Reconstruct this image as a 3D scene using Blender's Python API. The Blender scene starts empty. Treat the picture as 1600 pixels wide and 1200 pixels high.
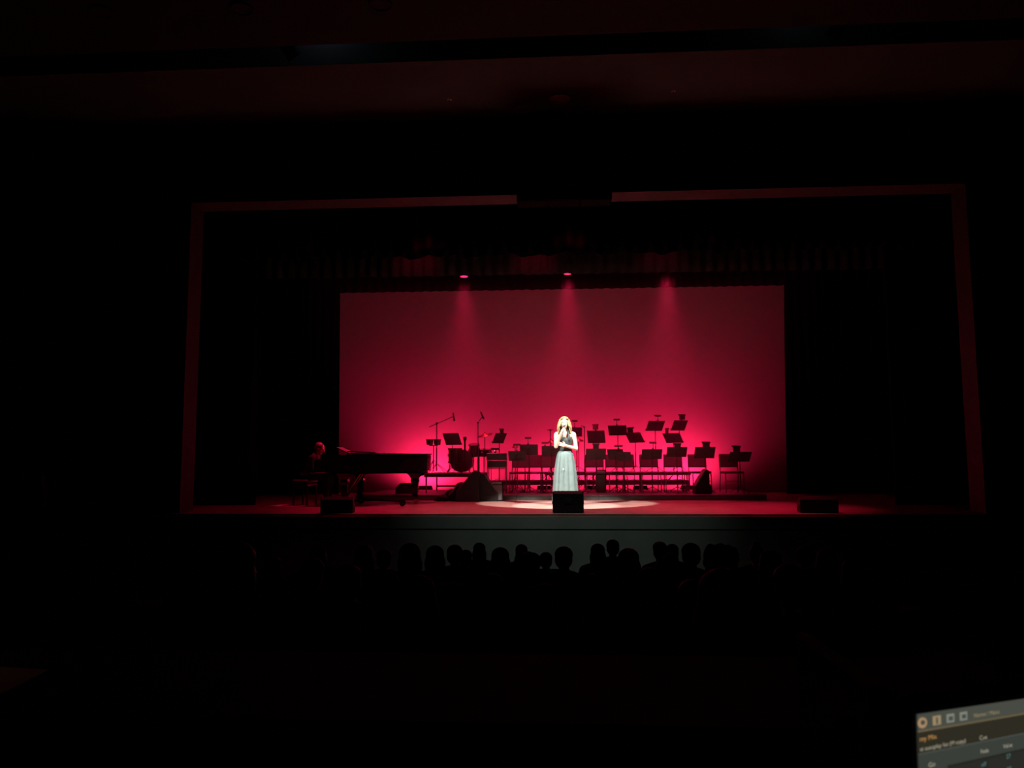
import bpy, bmesh, math, random
from mathutils import Vector, Matrix, noise

random.seed(7)
S = bpy.context.scene
COL = S.collection
V = Vector
PI = math.pi

# ---------------------------------------------------------------- camera
FPX, YAW, PITCH, ROLL = 1202.0, .0626, .0988, -.0036
EZ = 2.17                      # eye height above the front stalls floor
ZS = EZ - .845                 # stage floor
EYE = V((0, 0, EZ))
_w = V((-math.sin(YAW) * math.cos(PITCH), math.cos(YAW) * math.cos(PITCH), math.sin(PITCH)))
_r = V((math.cos(YAW), math.sin(YAW), 0))
_u = _r.cross(_w)
CR = _r * math.cos(ROLL) + _u * math.sin(ROLL)
CU = CR.cross(_w)
cam_d = bpy.data.cameras.new('camera')
cam = bpy.data.objects.new('camera', cam_d)
COL.objects.link(cam)
cam.matrix_world = Matrix(((CR.x, CU.x, -_w.x, 0), (CR.y, CU.y, -_w.y, 0), (CR.z, CU.z, -_w.z, EZ), (0, 0, 0, 1)))
cam_d.sensor_width = 36
cam_d.lens = FPX / 1600 * 36
cam_d.clip_start, cam_d.clip_end = .05, 200
cam_d.dof.use_dof = True
cam_d.dof.focus_distance = 15
cam_d.dof.aperture_fstop = cam_d.lens / 2.2          # a phone's 2.2 mm entrance pupil
S.camera = cam


def W(px, py, D):
    """the point at stage depth D that the pixel looks at"""
    d = _w + CR * ((px - 800) / FPX) - CU * ((py - 600) / FPX)
    return EYE + d * (D / d.y)


def WZ(px, py, z):
    d = _w + CR * ((px - 800) / FPX) - CU * ((py - 600) / FPX)
    return EYE + d * ((z - EZ) / d.z)


def WX(px, D):
    return W(px, 720, D).x


# ---------------------------------------------------------------- world, exposure
wd = bpy.data.worlds.new('world')
S.world = wd
wd.use_nodes = True
wd.node_tree.nodes['Background'].inputs[0].default_value = (0, 0, 0, 1)
wd.node_tree.nodes['Background'].inputs[1].default_value = 0
vs = S.view_settings
vs.view_transform = 'Standard'
vs.look = 'None'
vs.exposure = 0
vs.gamma = 1
vs.use_curve_mapping = False
S.display_settings.display_device = 'sRGB'
cy = S.cycles
cy.use_denoising = True
cy.max_bounces = 6
cy.diffuse_bounces = 4
cy.glossy_bounces = 3
cy.volume_bounces = 0
cy.sample_clamp_indirect = 6
cy.use_light_tree = True

# light levels (the lamps themselves are built further down, in their fixtures)
RED = (1.0, .014, .088)
P_CYC = 185.0
P_PAR = 2300.0
P_WASH = 900.0
P_FOLLOW = 7800.0
P_HALO = 210.0
HAZE = .028


# ---------------------------------------------------------------- materials
MATS = {}


def mat(name, col, rough=.6, metal=0.0, spec=.5, var=.15, scale=8.0, bump=0.0, emit=None, estr=1.0, strand=0.0):
    if name in MATS:
        return MATS[name]
    m = bpy.data.materials.new(name)
    m.use_nodes = True
    nt = m.node_tree
    b = nt.nodes['Principled BSDF']
    b.inputs['Roughness'].default_value = rough
    b.inputs['Metallic'].default_value = metal
    b.inputs['Specular IOR Level'].default_value = spec
    if emit:
        b.inputs['Base Color'].default_value = (0, 0, 0, 1)
        b.inputs['Specular IOR Level'].default_value = 0
        b.inputs['Emission Color'].default_value = (*emit, 1)
        b.inputs['Emission Strength'].default_value = estr
    else:
        tc = nt.nodes.new('ShaderNodeTexCoord')
        n = nt.nodes.new('ShaderNodeTexNoise')
        n.inputs['Scale'].default_value = scale
        n.inputs['Detail'].default_value = 4
        r = nt.nodes.new('ShaderNodeValToRGB')
        r.color_ramp.elements[0].position = .3
        r.color_ramp.elements[1].position = .7
        r.color_ramp.elements[0].color = (*[c * (1 - var) for c in col], 1)
        r.color_ramp.elements[1].color = (*[min(1, c * (1 + var)) for c in col], 1)
        if strand:
            mp = nt.nodes.new('ShaderNodeMapping')
            mp.inputs['Scale'].default_value = (1, 1, strand)
            nt.links.new(tc.outputs['Object'], mp.inputs['Vector'])
            nt.links.new(mp.outputs['Vector'], n.inputs['Vector'])
        else:
            nt.links.new(tc.outputs['Object'], n.inputs['Vector'])
        nt.links.new(n.outputs['Fac'], r.inputs['Fac'])
        nt.links.new(r.outputs['Color'], b.inputs['Base Color'])
        if bump:
            bp = nt.nodes.new('ShaderNodeBump')
            bp.inputs['Strength'].default_value = bump
            bp.inputs['Distance'].default_value = .01
            nt.links.new(n.outputs['Fac'], bp.inputs['Height'])
            nt.links.new(bp.outputs['Normal'], b.inputs['Normal'])
    MATS[name] = m
    return m


M_floor = mat('stage_floor', (.36, .22, .19), .45, var=.18, scale=3.0, bump=.05)
M_riser = mat('riser_deck', (.075, .075, .075), .55, var=.25, scale=5)
M_risermetal = mat('riser_metal', (.22, .22, .22), .4, .6)
M_front = mat('stage_front_paint', (.36, .42, .375), .7, var=.1, scale=2)
M_wall = mat('house_wall', (.03, .028, .027), .8, var=.1, scale=1.5)
M_plaster = mat('proscenium_paint', (.032, .024, .022), .7, var=.1, scale=2)
M_header = mat('header_paint', (.028, .027, .026), .8, var=.1)
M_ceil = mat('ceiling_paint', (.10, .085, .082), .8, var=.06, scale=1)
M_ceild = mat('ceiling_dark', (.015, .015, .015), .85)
M_carpet = mat('house_floor', (.010, .009, .010), .9, var=.3, scale=20)
M_cyc = mat('cyclorama_cloth', (.62, .60, .60), .9, spec=.1, var=.02, scale=.6)
M_velvet = mat('black_velvet', (.010, .009, .0095), .95, spec=.05, var=.3, scale=30)
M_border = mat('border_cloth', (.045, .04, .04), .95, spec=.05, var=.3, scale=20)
M_black = mat('black_plastic', (.009, .009, .009), .65, spec=.25, var=.2)
M_stand = mat('music_stand_black', (.10, .085, .083), .5, var=.12)
M_metal = mat('dark_chrome', (.25, .25, .25), .3, .9)
M_chairb = mat('chair_black', (.09, .075, .075), .6)
M_drum = mat('drum_shell', (.10, .035, .04), .3, var=.2)
M_head = mat('drum_head', (.42, .34, .34), .6)
M_brass = mat('cymbal_bronze', (.35, .22, .10), .35, .9)
M_lacq = mat('black_lacquer', (.010, .010, .010), .12, var=.2, spec=.6)
M_gold = mat('brass_fitting', (.6, .42, .18), .25, 1.0)
M_ivory = mat('ivory_keys', (.75, .72, .66), .3)
M_paper = mat('paper', (.75, .72, .68), .8, var=.04)
M_skin = mat('skin', (.72, .47, .36), .5, var=.06, scale=6)
M_hair = mat('light_brown_hair', (.32, .25, .125), .6, spec=.15, var=.5, scale=90, bump=.5, strand=.12)
M_dress = mat('grey_teal_dress', (.115, .165, .160), .7, var=.10, scale=10)
M_bodice = mat('dark_bodice', (.035, .045, .045), .6)
M_hairs = [mat('dark_hair', (.018, .013, .010), .6, spec=.15, var=.5, scale=90, bump=.5, strand=.12),
           mat('brown_hair', (.045, .024, .014), .6, spec=.15, var=.5, scale=90, bump=.5, strand=.12),
           mat('auburn_hair', (.085, .028, .018), .6, spec=.15, var=.5, scale=90, bump=.5, strand=.12)]
M_cloth = [mat('navy_cloth', (.02, .022, .032), .9, spec=.08), mat('charcoal_cloth', (.03, .03, .03), .9, spec=.08),
           mat('maroon_cloth', (.05, .016, .018), .9, spec=.08)]
M_denim = mat('dark_denim', (.02, .025, .04), .85)
M_shoe = mat('black_leather', (.015, .013, .012), .4)
M_seat = mat('seat_upholstery', (.02, .006, .008), .95, spec=.05)
M_wood = mat('dark_wood', (.06, .03, .015), .45, var=.4, scale=12)
M_led = mat('red_led_lens', (0, 0, 0), emit=RED, estr=4)
M_tele = mat('white_lens', (0, 0, 0), emit=(.9, 1, .95), estr=3)
M_alu = mat('laptop_aluminium', (.30, .30, .31), .35, .9)


# ---------------------------------------------------------------- mesh builder
class MB:
    def __init__(s):
        s.v = []
        s.f = []

    def add(s, vs_, fs):
        o = len(s.v)
        s.v += [tuple(v) for v in vs_]
        s.f += [tuple(i + o for i in f) for f in fs]
        return s

    def box(s, c, d, rz=0, M=None, bev=0.0):
        x, y, z = d[0] / 2, d[1] / 2, d[2] / 2
        if bev <= 0:
            pts = [V((a, b, e)) for e in (-z, z) for a, b in ((-x, -y), (x, -y), (x, y), (-x, y))]
            fs = [(0, 3, 2, 1), (4, 5, 6, 7), (0, 1, 5, 4), (1, 2, 6, 5), (2, 3, 7, 6), (3, 0, 4, 7)]
        else:
            b = min(bev, x * .9, y * .9, z * .9)
            pts, fs = [], []
            rings = []
            for e, i in ((-z, b), (-z + b, 0), (z - b, 0), (z, b)):
                ring = []
                for px, py in ((-x + i, -y + b), (-x + b, -y + i), (x - b, -y + i), (x - i, -y + b),
                               (x - i, y - b), (x - b, y - i), (-x + b, y - i), (-x + i, y - b)):
                    ring.append(len(pts))
                    pts.append(V((px, py, e)))
                rings.append(ring)
            for k in range(3):
                for j in range(8):
                    a, c2 = rings[k][j], rings[k][(j + 1) % 8]
                    fs.append((a, c2, rings[k + 1][(j + 1) % 8], rings[k + 1][j]))
            fs.append(tuple(reversed(rings[0])))
            fs.append(tuple(rings[3]))
        T = Matrix.Translation(V(c)) @ (M.to_4x4() if M else Matrix.Rotation(rz, 4, 'Z'))
        return s.add([T @ p for p in pts], fs)

    def ring_loft(s, rings, cap=True):
        n = len(rings[0])
        o = len(s.v)
        for r in rings:
            s.v += [tuple(p) for p in r]
        for k in range(len(rings) - 1):
            for j in range(n):
                a = o + k * n
                s.f.append((a + j, a + (j + 1) % n, a + n + (j + 1) % n, a + n + j))
        if cap:
            s.f.append(tuple(o + j for j in reversed(range(n))))
            s.f.append(tuple(o + (len(rings) - 1) * n + j for j in range(n)))
        return s

    def path(s, pts, rad, n=8):
        pts = [V(p) for p in pts]
        if not isinstance(rad, (list, tuple)):
            rad = [rad] * len(pts)
        rings = []
        up = V((0, 0, 1))
        ref = None
        for i, p in enumerate(pts):
            t = (pts[min(i + 1, len(pts) - 1)] - pts[max(i - 1, 0)]).normalized()
            if ref is None:
                ref = t.cross(up if abs(t.z) < .95 else V((1, 0, 0))).normalized()
            a = (ref - t * ref.dot(t)).normalized()
            ref = a
            b = t.cross(a)
            rings.append([p + (a * math.cos(2 * PI * k / n) + b * math.sin(2 * PI * k / n)) * rad[i] for k in range(n)])
        return s.ring_loft(rings)

    def tube(s, a, b, r0, r1=None, n=10):
        return s.path([a, b], [r0, r0 if r1 is None else r1], n)

    def lathe(s, prof, c=(0, 0, 0), M=None, n=20):
        T = Matrix.Translation(V(c)) @ (M.to_4x4() if M else Matrix.Identity(4))
        rings = [[T @ V((r * math.cos(2 * PI * k / n), r * math.sin(2 * PI * k / n), z)) for k in range(n)] for r, z in prof]
        return s.ring_loft(rings)

    def ell(s, c, r, M=None, n=16, m=10):
        T = Matrix.Translation(V(c)) @ (M.to_4x4() if M else Matrix.Identity(4))
        rings = []
        for i in range(1, m):
            a = PI * i / m
            rings.append([T @ V((r[0] * math.sin(a) * math.cos(2 * PI * k / n), r[1] * math.sin(a) * math.sin(2 * PI * k / n), -r[2] * math.cos(a))) for k in range(n)])
        o = len(s.v)
        s.ring_loft(rings, cap=False)
        lo, hi = len(s.v), len(s.v) + 1
        s.v += [tuple(T @ V((0, 0, -r[2]))), tuple(T @ V((0, 0, r[2])))]
        e = o + (m - 2) * n
        for k in range(n):
            s.f.append((lo, o + (k + 1) % n, o + k))
            s.f.append((hi, e + k, e + (k + 1) % n))
        return s

    def cap(s, a, b, r0, r1, n=12):
        """tapered capsule"""
        a, b = V(a), V(b)
        t = b - a
        L = t.length
        t = t / L if L > 1e-6 else V((0, 0, 1))
        q = t.to_track_quat('Z', 'Y').to_matrix()
        rings = []
        prof = [(r0 * math.cos(x), -r0 * math.sin(x)) for x in (1.35, 1.0, .5, 0)] + [(r1 * math.cos(x), L + r1 * math.sin(x)) for x in (0, .5, 1.0, 1.35)]
        for r, z in prof:
            rings.append([a + q @ V((r * math.cos(2 * PI * k / n), r * math.sin(2 * PI * k / n), z)) for k in range(n)])
        return s.ring_loft(rings)

    def prism(s, outline, h, M=None, c=(0, 0, 0)):
        """outline in the local XY plane, extruded along local Z by h (list of (x, y))"""
        T = Matrix.Translation(V(c)) @ (M.to_4x4() if M else Matrix.Identity(4))
        return s.ring_loft([[T @ V((x, y, 0)) for x, y in outline], [T @ V((x, y, h)) for x, y in outline]])

    def mesh(s, name):
        me = bpy.data.meshes.new(name)
        me.from_pydata(s.v, [], s.f)
        bm = bmesh.new()
        bm.from_mesh(me)
        bmesh.ops.recalc_face_normals(bm, faces=bm.faces)
        bm.to_mesh(me)
        bm.free()
        return me

    def build(s, name, m, parent=None, smooth=False, loc=None):
        me = s.mesh(name)
        me.materials.append(m)
        if smooth:
            me.polygons.foreach_set('use_smooth', [True] * len(me.polygons))
        o = bpy.data.objects.new(name, me)
        COL.objects.link(o)
        if parent:
            o.parent = parent
        if loc is not None:
            o.location = loc
        return o


def rotm(axis, a):
    return Matrix.Rotation(a, 3, axis)


def blob(mb, name, m, voxel, parent=None, smooth_it=4, fac=.5):
    """fuse overlapping closed pieces into one continuous skin"""
    me = mb.mesh(name + '_raw')
    o = bpy.data.objects.new(name, me)
    COL.objects.link(o)
    r = o.modifiers.new('r', 'REMESH')
    r.mode = 'VOXEL'
    r.voxel_size = voxel
    sm = o.modifiers.new('s', 'SMOOTH')
    sm.iterations = smooth_it
    sm.factor = fac
    dg = bpy.context.evaluated_depsgraph_get()
    me2 = bpy.data.meshes.new_from_object(o.evaluated_get(dg))
    o.modifiers.clear()
    o.data = me2
    me2.name = name
    bpy.data.meshes.remove(me)
    me2.materials.clear()
    me2.materials.append(m)
    me2.polygons.foreach_set('use_smooth', [True] * len(me2.polygons))
    if parent:
        o.parent = parent
    return o


def tag(o, label, cat=None, group=None, kind=None):
    o['label'] = label
    if cat:
        o['category'] = cat
    if group:
        o['group'] = group
    if kind:
        o['kind'] = kind
    return o


def thing(name, label, cat, loc=(0, 0, 0), rz=0, group=None):
    o = bpy.data.objects.new(name, None)
    o.empty_display_size = .1
    COL.objects.link(o)
    o.location = loc
    o.rotation_euler = (0, 0, rz)
    return tag(o, label, cat, group)


def struct(o):
    o['kind'] = 'structure'
    return o


def copy_tree(o, parent=None):
    c = o.copy()
    COL.objects.link(c)
    c.parent = parent
    for ch in list(o.children):
        copy_tree(ch, c)
    return c


def lamp(name, kind, parent, loc, target, energy, color, angle=60, blend=.4, radius=.08):
    d = bpy.data.lights.new(name, kind)
    d.energy = energy
    d.color = color
    d.shadow_soft_size = radius
    if kind == 'SPOT':
        d.spot_size = math.radians(angle)
        d.spot_blend = blend
    o = bpy.data.objects.new(name, d)
    COL.objects.link(o)
    o.location = loc
    if target is not None:
        o.rotation_euler = (V(target) - V(loc)).to_track_quat('-Z', 'Y').to_euler()
    o['kind'] = 'helper'
    return o


# ---------------------------------------------------------------- structure: the house and the stage
D_FRONT, D_PRO, REVEAL = 12.28, 12.43, .447
PXL, PXR, PZ = -6.29, 6.56, EZ + 4.426
D_CYC = 20.6
ROW0 = 9.9


def house_z(D):
    return max(0.0, EZ - 1.44 - .077 * D)


# raked floor of the house: a stepped profile, one row to a step
rows_D = [ROW0 - .9 * k for k in range(12)]
prof = [(D_FRONT, -.3), (D_FRONT, 0)]
zprev = 0
for D in rows_D:
    z = house_z(D - .1)
    edge = D + .25
    prof += [(edge, zprev), (edge, z)] if z > zprev + .001 else []
    zprev = z
prof += [(-2.2, zprev), (-2.2, -.3)]
mb = MB()
mb.ring_loft([[(x, d, z) for d, z in prof] for x in (-10.2, 10.4)])
struct(mb.build('floor', M_carpet))

# stage deck, front wall with its joint
struct(MB().box((.1, (D_FRONT + 21.5) / 2, ZS - .02), (18.6, 21.5 - D_FRONT, .04)).build('floor_stage', M_floor))
fw = struct(MB().box((.1, D_FRONT + .10, ZS / 2 - .02), (20.4, .08, ZS - .04)).build('wall_stage_front', M_front))
zj = W(900, 827.5, D_FRONT).z
MB().box((.1, D_FRONT + .02, (zj + .012 + ZS - .04) / 2), (20.4, .08, ZS - .04 - zj - .012)).build('upper_panel', M_front, fw)
MB().box((.1, D_FRONT + .02, (zj - .012) / 2), (20.4, .08, zj - .012)).build('lower_panel', M_front, fw)

# proscenium: side piers, header, linings of the opening
zceil = W(800, 185, D_PRO).z
struct(MB().box(((PXL - 10.2) / 2, D_PRO + REVEAL / 2, zceil / 2 + .5), (PXL + 10.2, REVEAL, zceil + 1)).build('wall_proscenium_left', M_header))
struct(MB().box(((PXR + 10.4) / 2, D_PRO + REVEAL / 2, zceil / 2 + .5), (10.4 - PXR, REVEAL, zceil + 1)).build('wall_proscenium_right', M_header))
struct(MB().box(((PXL + PXR) / 2, D_PRO + REVEAL / 2, (PZ + zceil + 1) / 2), (PXR - PXL, REVEAL, zceil + 1 - PZ)).build('wall_proscenium_header', M_header))
struct(MB().box((PXL + .012, D_PRO + REVEAL / 2 + .01, (ZS + PZ) / 2 + .001), (.024, REVEAL + .02, PZ - ZS)).build('trim_1', M_plaster))
struct(MB().box((PXR - .012, D_PRO + REVEAL / 2 + .01, (ZS + PZ) / 2 + .001), (.024, REVEAL + .02, PZ - ZS)).build('trim_2', M_plaster))
struct(MB().box(((PXL + PXR) / 2, D_PRO + REVEAL / 2 + .01, PZ - .012), (PXR - PXL - .05, REVEAL + .02, .024)).build('trim_3', mat('proscenium_paint_lit', (.065, .048, .045), .7, var=.1, scale=2)))  # proscenium paint lightened in place of stronger light on the underside

# house walls and ceiling
struct(MB().box((-10.3, 5, 3.8), (.2, 15.2, 9)).build('wall_left', M_wall))
struct(MB().box((10.5, 5, 3.8), (.2, 15.2, 9)).build('wall_right', M_wall))
struct(MB().box((.1, -2.3, 3.8), (20.8, .2, 9)).build('wall_back', M_wall))
near1 = WZ(600, 98, zceil).y
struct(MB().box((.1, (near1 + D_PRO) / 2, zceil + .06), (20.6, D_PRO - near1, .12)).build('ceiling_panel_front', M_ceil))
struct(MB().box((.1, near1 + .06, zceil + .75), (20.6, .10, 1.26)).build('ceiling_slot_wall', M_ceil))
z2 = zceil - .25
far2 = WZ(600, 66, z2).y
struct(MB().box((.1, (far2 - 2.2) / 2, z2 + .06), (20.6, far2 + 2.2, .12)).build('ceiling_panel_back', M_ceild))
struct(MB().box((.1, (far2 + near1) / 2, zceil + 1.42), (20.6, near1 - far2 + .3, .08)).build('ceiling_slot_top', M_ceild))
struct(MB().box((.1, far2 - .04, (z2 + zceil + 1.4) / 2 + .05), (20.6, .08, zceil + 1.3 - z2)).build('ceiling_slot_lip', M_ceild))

# stage house shell
struct(MB().box((-9.3, 17, ZS + 3.6), (.2, 9.2, 7.4)).build('wall_wing_left', M_header))
struct(MB().box((9.5, 17, ZS + 3.6), (.2, 9.2, 7.4)).build('wall_wing_right', M_header))
struct(MB().box((.1, 21.6, ZS + 3.6), (19, .2, 7.4)).build('wall_stage_back', M_header))
struct(MB().box((.1, 17.2, ZS + 7.3), (19, 9.0, .2)).build('ceiling_stage', M_header))

# cyclorama
c0, c1 = WX(505, D_CYC), WX(1255, D_CYC)
zt = W(880, 425, D_CYC).z
cm = MB().box(((c0 + c1) / 2, D_CYC + .006, (ZS + .03 + zt) / 2), (c1 - c0, .012, zt - ZS - .03)).build('cyclorama', M_cyc)
MB().tube((c0, D_CYC + .01, zt), (c1, D_CYC + .01, zt), .03, n=10).build('top_batten', M_black, cm)
MB().tube((c0, D_CYC + .01, ZS + .03), (c1, D_CYC + .01, ZS + .03), .022, n=10).build('hem_pipe', M_cyc, cm)
for k in range(5):
    x = c0 + .2 + (c1 - c0 - .4) * k / 4
    MB().tube((x, D_CYC + .01, zt), (x, D_CYC + .01, ZS + 7.21), .006, n=6).build('hanging_cable', M_black, cm)
tag(cm, 'wide pale cyclorama cloth glowing red across the back of the stage', 'backdrop')


def curtain(name, label, D, zb, zt_, xa, xb, fold=.22, amp=.05, hem=0.0, m=None, group=None):
    """xa, xb: edges as functions of height fraction t (0 bottom, 1 top); zb as function of x fraction"""
    n = max(24, int(abs(xb(.5) - xa(.5)) / fold * 8))
    nz = 8
    vs_, fs = [], []
    for k in range(nz + 1):
        t = k / nz
        for i in range(n + 1):
            s_ = i / n
            x = xa(t) + (xb(t) - xa(t)) * s_
            ph = x / fold * 2 * PI
            y = D + amp * math.sin(ph + .6 * math.sin(x * 1.7)) * (1 - .3 * t)
            z0 = zb(s_) + hem * (.5 * math.sin(ph * .5) + .5 * math.sin(ph * .23 + 1))
            vs_.append((x, y, z0 + (zt_ - z0) * t))
    for k in range(nz):
        for i in range(n):
            a = k * (n + 1) + i
            fs.append((a, a + 1, a + n + 2, a + n + 1))
    o = MB().add(vs_, fs).build(name, m or M_velvet, smooth=True)
    sd_ = o.modifiers.new('thickness', 'SOLIDIFY')
    sd_.thickness = .012
    return tag(o, label, 'curtain', group)


def lerp(a, b):
    return lambda t: a + (b - a) * t


ZTOP = ZS + 7.2
DL = 19.2
lb, lt = W(530, 773, DL).x, W(531.5, 458, DL).x
rb, rt = W(1229, 771, DL).x, W(1224.5, 446, DL).x
zr = (458 - 773)
curtain('masking_leg', 'tall black masking curtain edging the glowing backdrop behind the pianist', DL, lambda s: ZS + .01, ZTOP, lambda t: -8.9, lambda t: lb + (lt - lb) * t * 1.6, group='black masking legs')
curtain('masking_leg', 'tall black masking curtain edging the glowing backdrop on the far right', DL, lambda s: ZS + .01, ZTOP, lambda t: rb + (rt - rb) * t * 1.6, lambda t: 9.1, group='black masking legs')
curtain('masking_leg', 'black side curtain in the wing just inside the left proscenium edge', 14.6, lambda s: ZS + .01, ZTOP, lambda t: -9.0, lambda t: WX(400, 14.6), group='black masking legs')
curtain('masking_leg', 'black side curtain in the wing just inside the right proscenium edge', 14.6, lambda s: ZS + .01, ZTOP, lambda t: WX(1395, 14.6), lambda t: 9.1, group='black masking legs')


def border(label, D, pa, pb, ztop, hem, m):
    A, B = W(pa[0], pa[1], D), W(pb[0], pb[1], D)
    x0, x1 = -8.6, 8.8
    zf = lambda s: A.z + (B.z - A.z) * ((x0 + (x1 - x0) * s) - A.x) / (B.x - A.x)
    curtain('border_curtain', label, D, zf, ztop, lambda t: x0, lambda t: x1, fold=.26, amp=.035, hem=hem, m=m, group='black border curtains')


border('front black border curtain with a scalloped lower hem', 14.0, (650, 402), (1050, 394), ZTOP, .05, M_velvet)
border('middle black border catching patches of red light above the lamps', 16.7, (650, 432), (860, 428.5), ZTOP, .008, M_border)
border('rear black border hanging along the top of the glowing backdrop', 19.5, (530, 458), (1224, 446), ZTOP, .004, M_velvet)

# ---------------------------------------------------------------- platforms
H_LOW = .12
D_LOW0, D_LOW1 = 16.36, 19.2
xl0, xl1 = WX(556, D_LOW0), WX(1196, D_LOW0)


def platform(name, label, x0, x1, d0, d1, z0, ztop, thick, legs=True, zleg=0.0, deckmat=M_riser, rail=None):
    t = thing(name, label, 'stage riser', ((x0 + x1) / 2, (d0 + d1) / 2, z0))
    w, d = x1 - x0, d1 - d0
    MB().box((0, 0, ztop - z0 - .012), (w, d, .024), bev=.004).build('deck', deckmat, t)
    for sy in (-1, 1):
        MB().box((0, sy * (d / 2 - .02), ztop - z0 - .024 - (thick - .024) / 2), (w - .02, .03, thick - .024)).build('fascia', deckmat, t)
    if legs:
        n = max(2, int(w / 1.1) + 1)
        for i in range(n):
            for sy in (-1, 1):
                x = -w / 2 + .05 + (w - .1) * i / (n - 1)
                MB().tube((x, sy * (d / 2 - .06), 0), (x, sy * (d / 2 - .06), ztop - z0 - thick + .01), .018, n=8).build('leg', M_risermetal, t)
        if rail:
            MB().tube((-w / 2 + .05, d / 2 - .06, rail), (w / 2 - .05, d / 2 - .06, rail), .02, n=8).build('rail', M_risermetal, t)
    return t


lowp = thing('low_platform', 'long low dark platform running under chairs and drum riser', 'platform', ((xl0 + xl1) / 2, (D_LOW0 + D_LOW1) / 2, ZS))
seg = 5
wseg = (xl1 - xl0) / seg
for i in range(seg):
    x = -(xl1 - xl0) / 2 + wseg * (i + .5)
    MB().box((x, 0, H_LOW - .015), (wseg - .006, D_LOW1 - D_LOW0, .03), bev=.005).build('deck_panel', M_riser, lowp)
    MB().box((x, -(D_LOW1 - D_LOW0) / 2 + .03, (H_LOW - .03) / 2), (wseg - .006, .03, H_LOW - .03)).build('fascia', M_riser, lowp)
ZL = ZS + H_LOW
# tiers
zA = W(900, 750.5, 17.95).z
zAb = W(900, 758, 17.95).z
zB = W(1030, 737, 18.72).z
zBb = W(1030, 742.5, 18.72).z
xA0, xA1 = WX(783, 17.95), WX(1076, 17.95)
platform('stage_riser', 'lower dark riser tier with lit gaps beneath, behind the chairs', xA0, xA1, 17.95, 18.62, ZL, zA, zA - zAb)
xB0, xB1 = WX(850, 18.72), WX(1080, 18.72)
platform('stage_riser', 'upper dark riser tier carrying the tallest row of music stands', xB0, xB1, 18.72, 19.15, ZL, zB, zB - zBb)
zD = W(700, 739.5, 17.1).z
zDb = W(700, 745.5, 17.1).z
xD0, xD1 = WX(662, 17.1), WX(752, 17.1)
platform('drum_riser', 'drum riser standing on thin legs with pink light glowing underneath', xD0, xD1, 17.1, 18.7, ZL, zD, zD - zDb, rail=.11)


# ---------------------------------------------------------------- stage lamps
def par_lamp(label, loc, targets, group, lens_on=True, tilt=0.0):
    """a short LED par can hung from a yoke; targets: list of (target, energy, angle, blend)"""
    t = thing('stage_lamp', label, 'stage light', loc, group=group)
    MB().lathe([(.085, .30), (.10, .27), (.105, .05), (.115, .0), (.105, .0), (.095, .04), (.0, .05)][:5], n=20).build('housing', M_black, t, smooth=False)
    MB().lathe([(.03, -.009), (.07, -.006), (.094, .004), (.094, .03), (.001, .03)], n=20).build('lens', M_led if lens_on else M_black, t)
    for s in (-1, 1):
        MB().box((s * .125, 0, .22), (.012, .03, .26)).build('yoke_arm', M_black, t)
    MB().box((0, 0, .355), (.262, .03, .012)).build('yoke_bar', M_black, t)
    MB().box((0, 0, .42), (.05, .05, .12), bev=.01).build('clamp', M_black, t)
    for i, (tg, e, an, bl) in enumerate(targets):
        l = lamp('stage_lamp_light', 'SPOT', None, V(loc) + V((0, 0, -.04)), tg, e, RED, an, bl, .16)
    return t


def batten(label, D, z, x0, x1):
    b = MB().tube((x0, D, z), (x1, D, z), .024, n=10).build('lighting_bar', M_black)
    tag(b, label, 'pipe')
    for k in range(4):
        x = x0 + .3 + (x1 - x0 - .6) * k / 3
        MB().tube((x, D, z), (x, D, ZS + 7.21), .006, n=6).build('hanging_cable', M_black, b)


LAMPS = []
for i, (px, py, word) in enumerate(((725, 432.2, 'left'), (887, 427.8, 'middle'), (1041, 421.5, 'right'))):
    p = W(px, py, 17.25)
    LAMPS.append(p)
    tg = p + V((0, .30, -4.6))
    par_lamp('red stage lamp, %s of three glowing under the black border' % word, p, [(tg, P_PAR * (.70, .9, .8)[i], 44, 1.0)], 'red lamps over the risers')
batten('black lighting bar carrying the three red lamps above risers', 17.25, LAMPS[1].z + .50, -5.4, 5.6)
for i, (px, e, n_) in enumerate(((652, .55, 'above the grand piano tail'), (834, .60, 'left of the singer'), (1032, .35, 'right of the singer'))):
    p = V((WX(px, 15.2), 15.2, ZS + 5.55))  # unseen lamps added only to throw red patches on the middle border
    par_lamp('added red patch lamp behind the front border, high %s' % n_, p, [(W(px, 413, 16.7), 75.0 * e, 42, .7)], 'red wash lamps')
for i, (x, e, n_) in enumerate(((-4.7, .09, 'above the pianist'), (-2.5, .85, 'above the grand piano'), (.2, .6, 'above the singer'), (2.7, 1.15, 'above the right of the stage'))):
    p = V((x, 13.4, PZ + .42))
    par_lamp('red wash lamp hidden behind the proscenium header %s' % n_, p, [(V((x + .2, 14.0, ZS)), P_WASH * e, (60, 62, 66, 52)[i], .9)], 'red wash lamps')
batten('black lighting bar just behind the proscenium header', 13.4, PZ + .42 + .50, -6.2, 6.4)
PIAN = W(496, 715, 14.75)
lamp('stage_lamp_light', 'SPOT', None, V((WX(652, 15.2), 15.2, ZS + 5.52)), PIAN, 1500, RED, 9, .7, .09)  # extra narrow spot added to brighten the pianist's head
batten('black lighting bar behind the front border over the singer', 15.2, ZS + 5.55 + .50, -6.2, 6.4)

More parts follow.
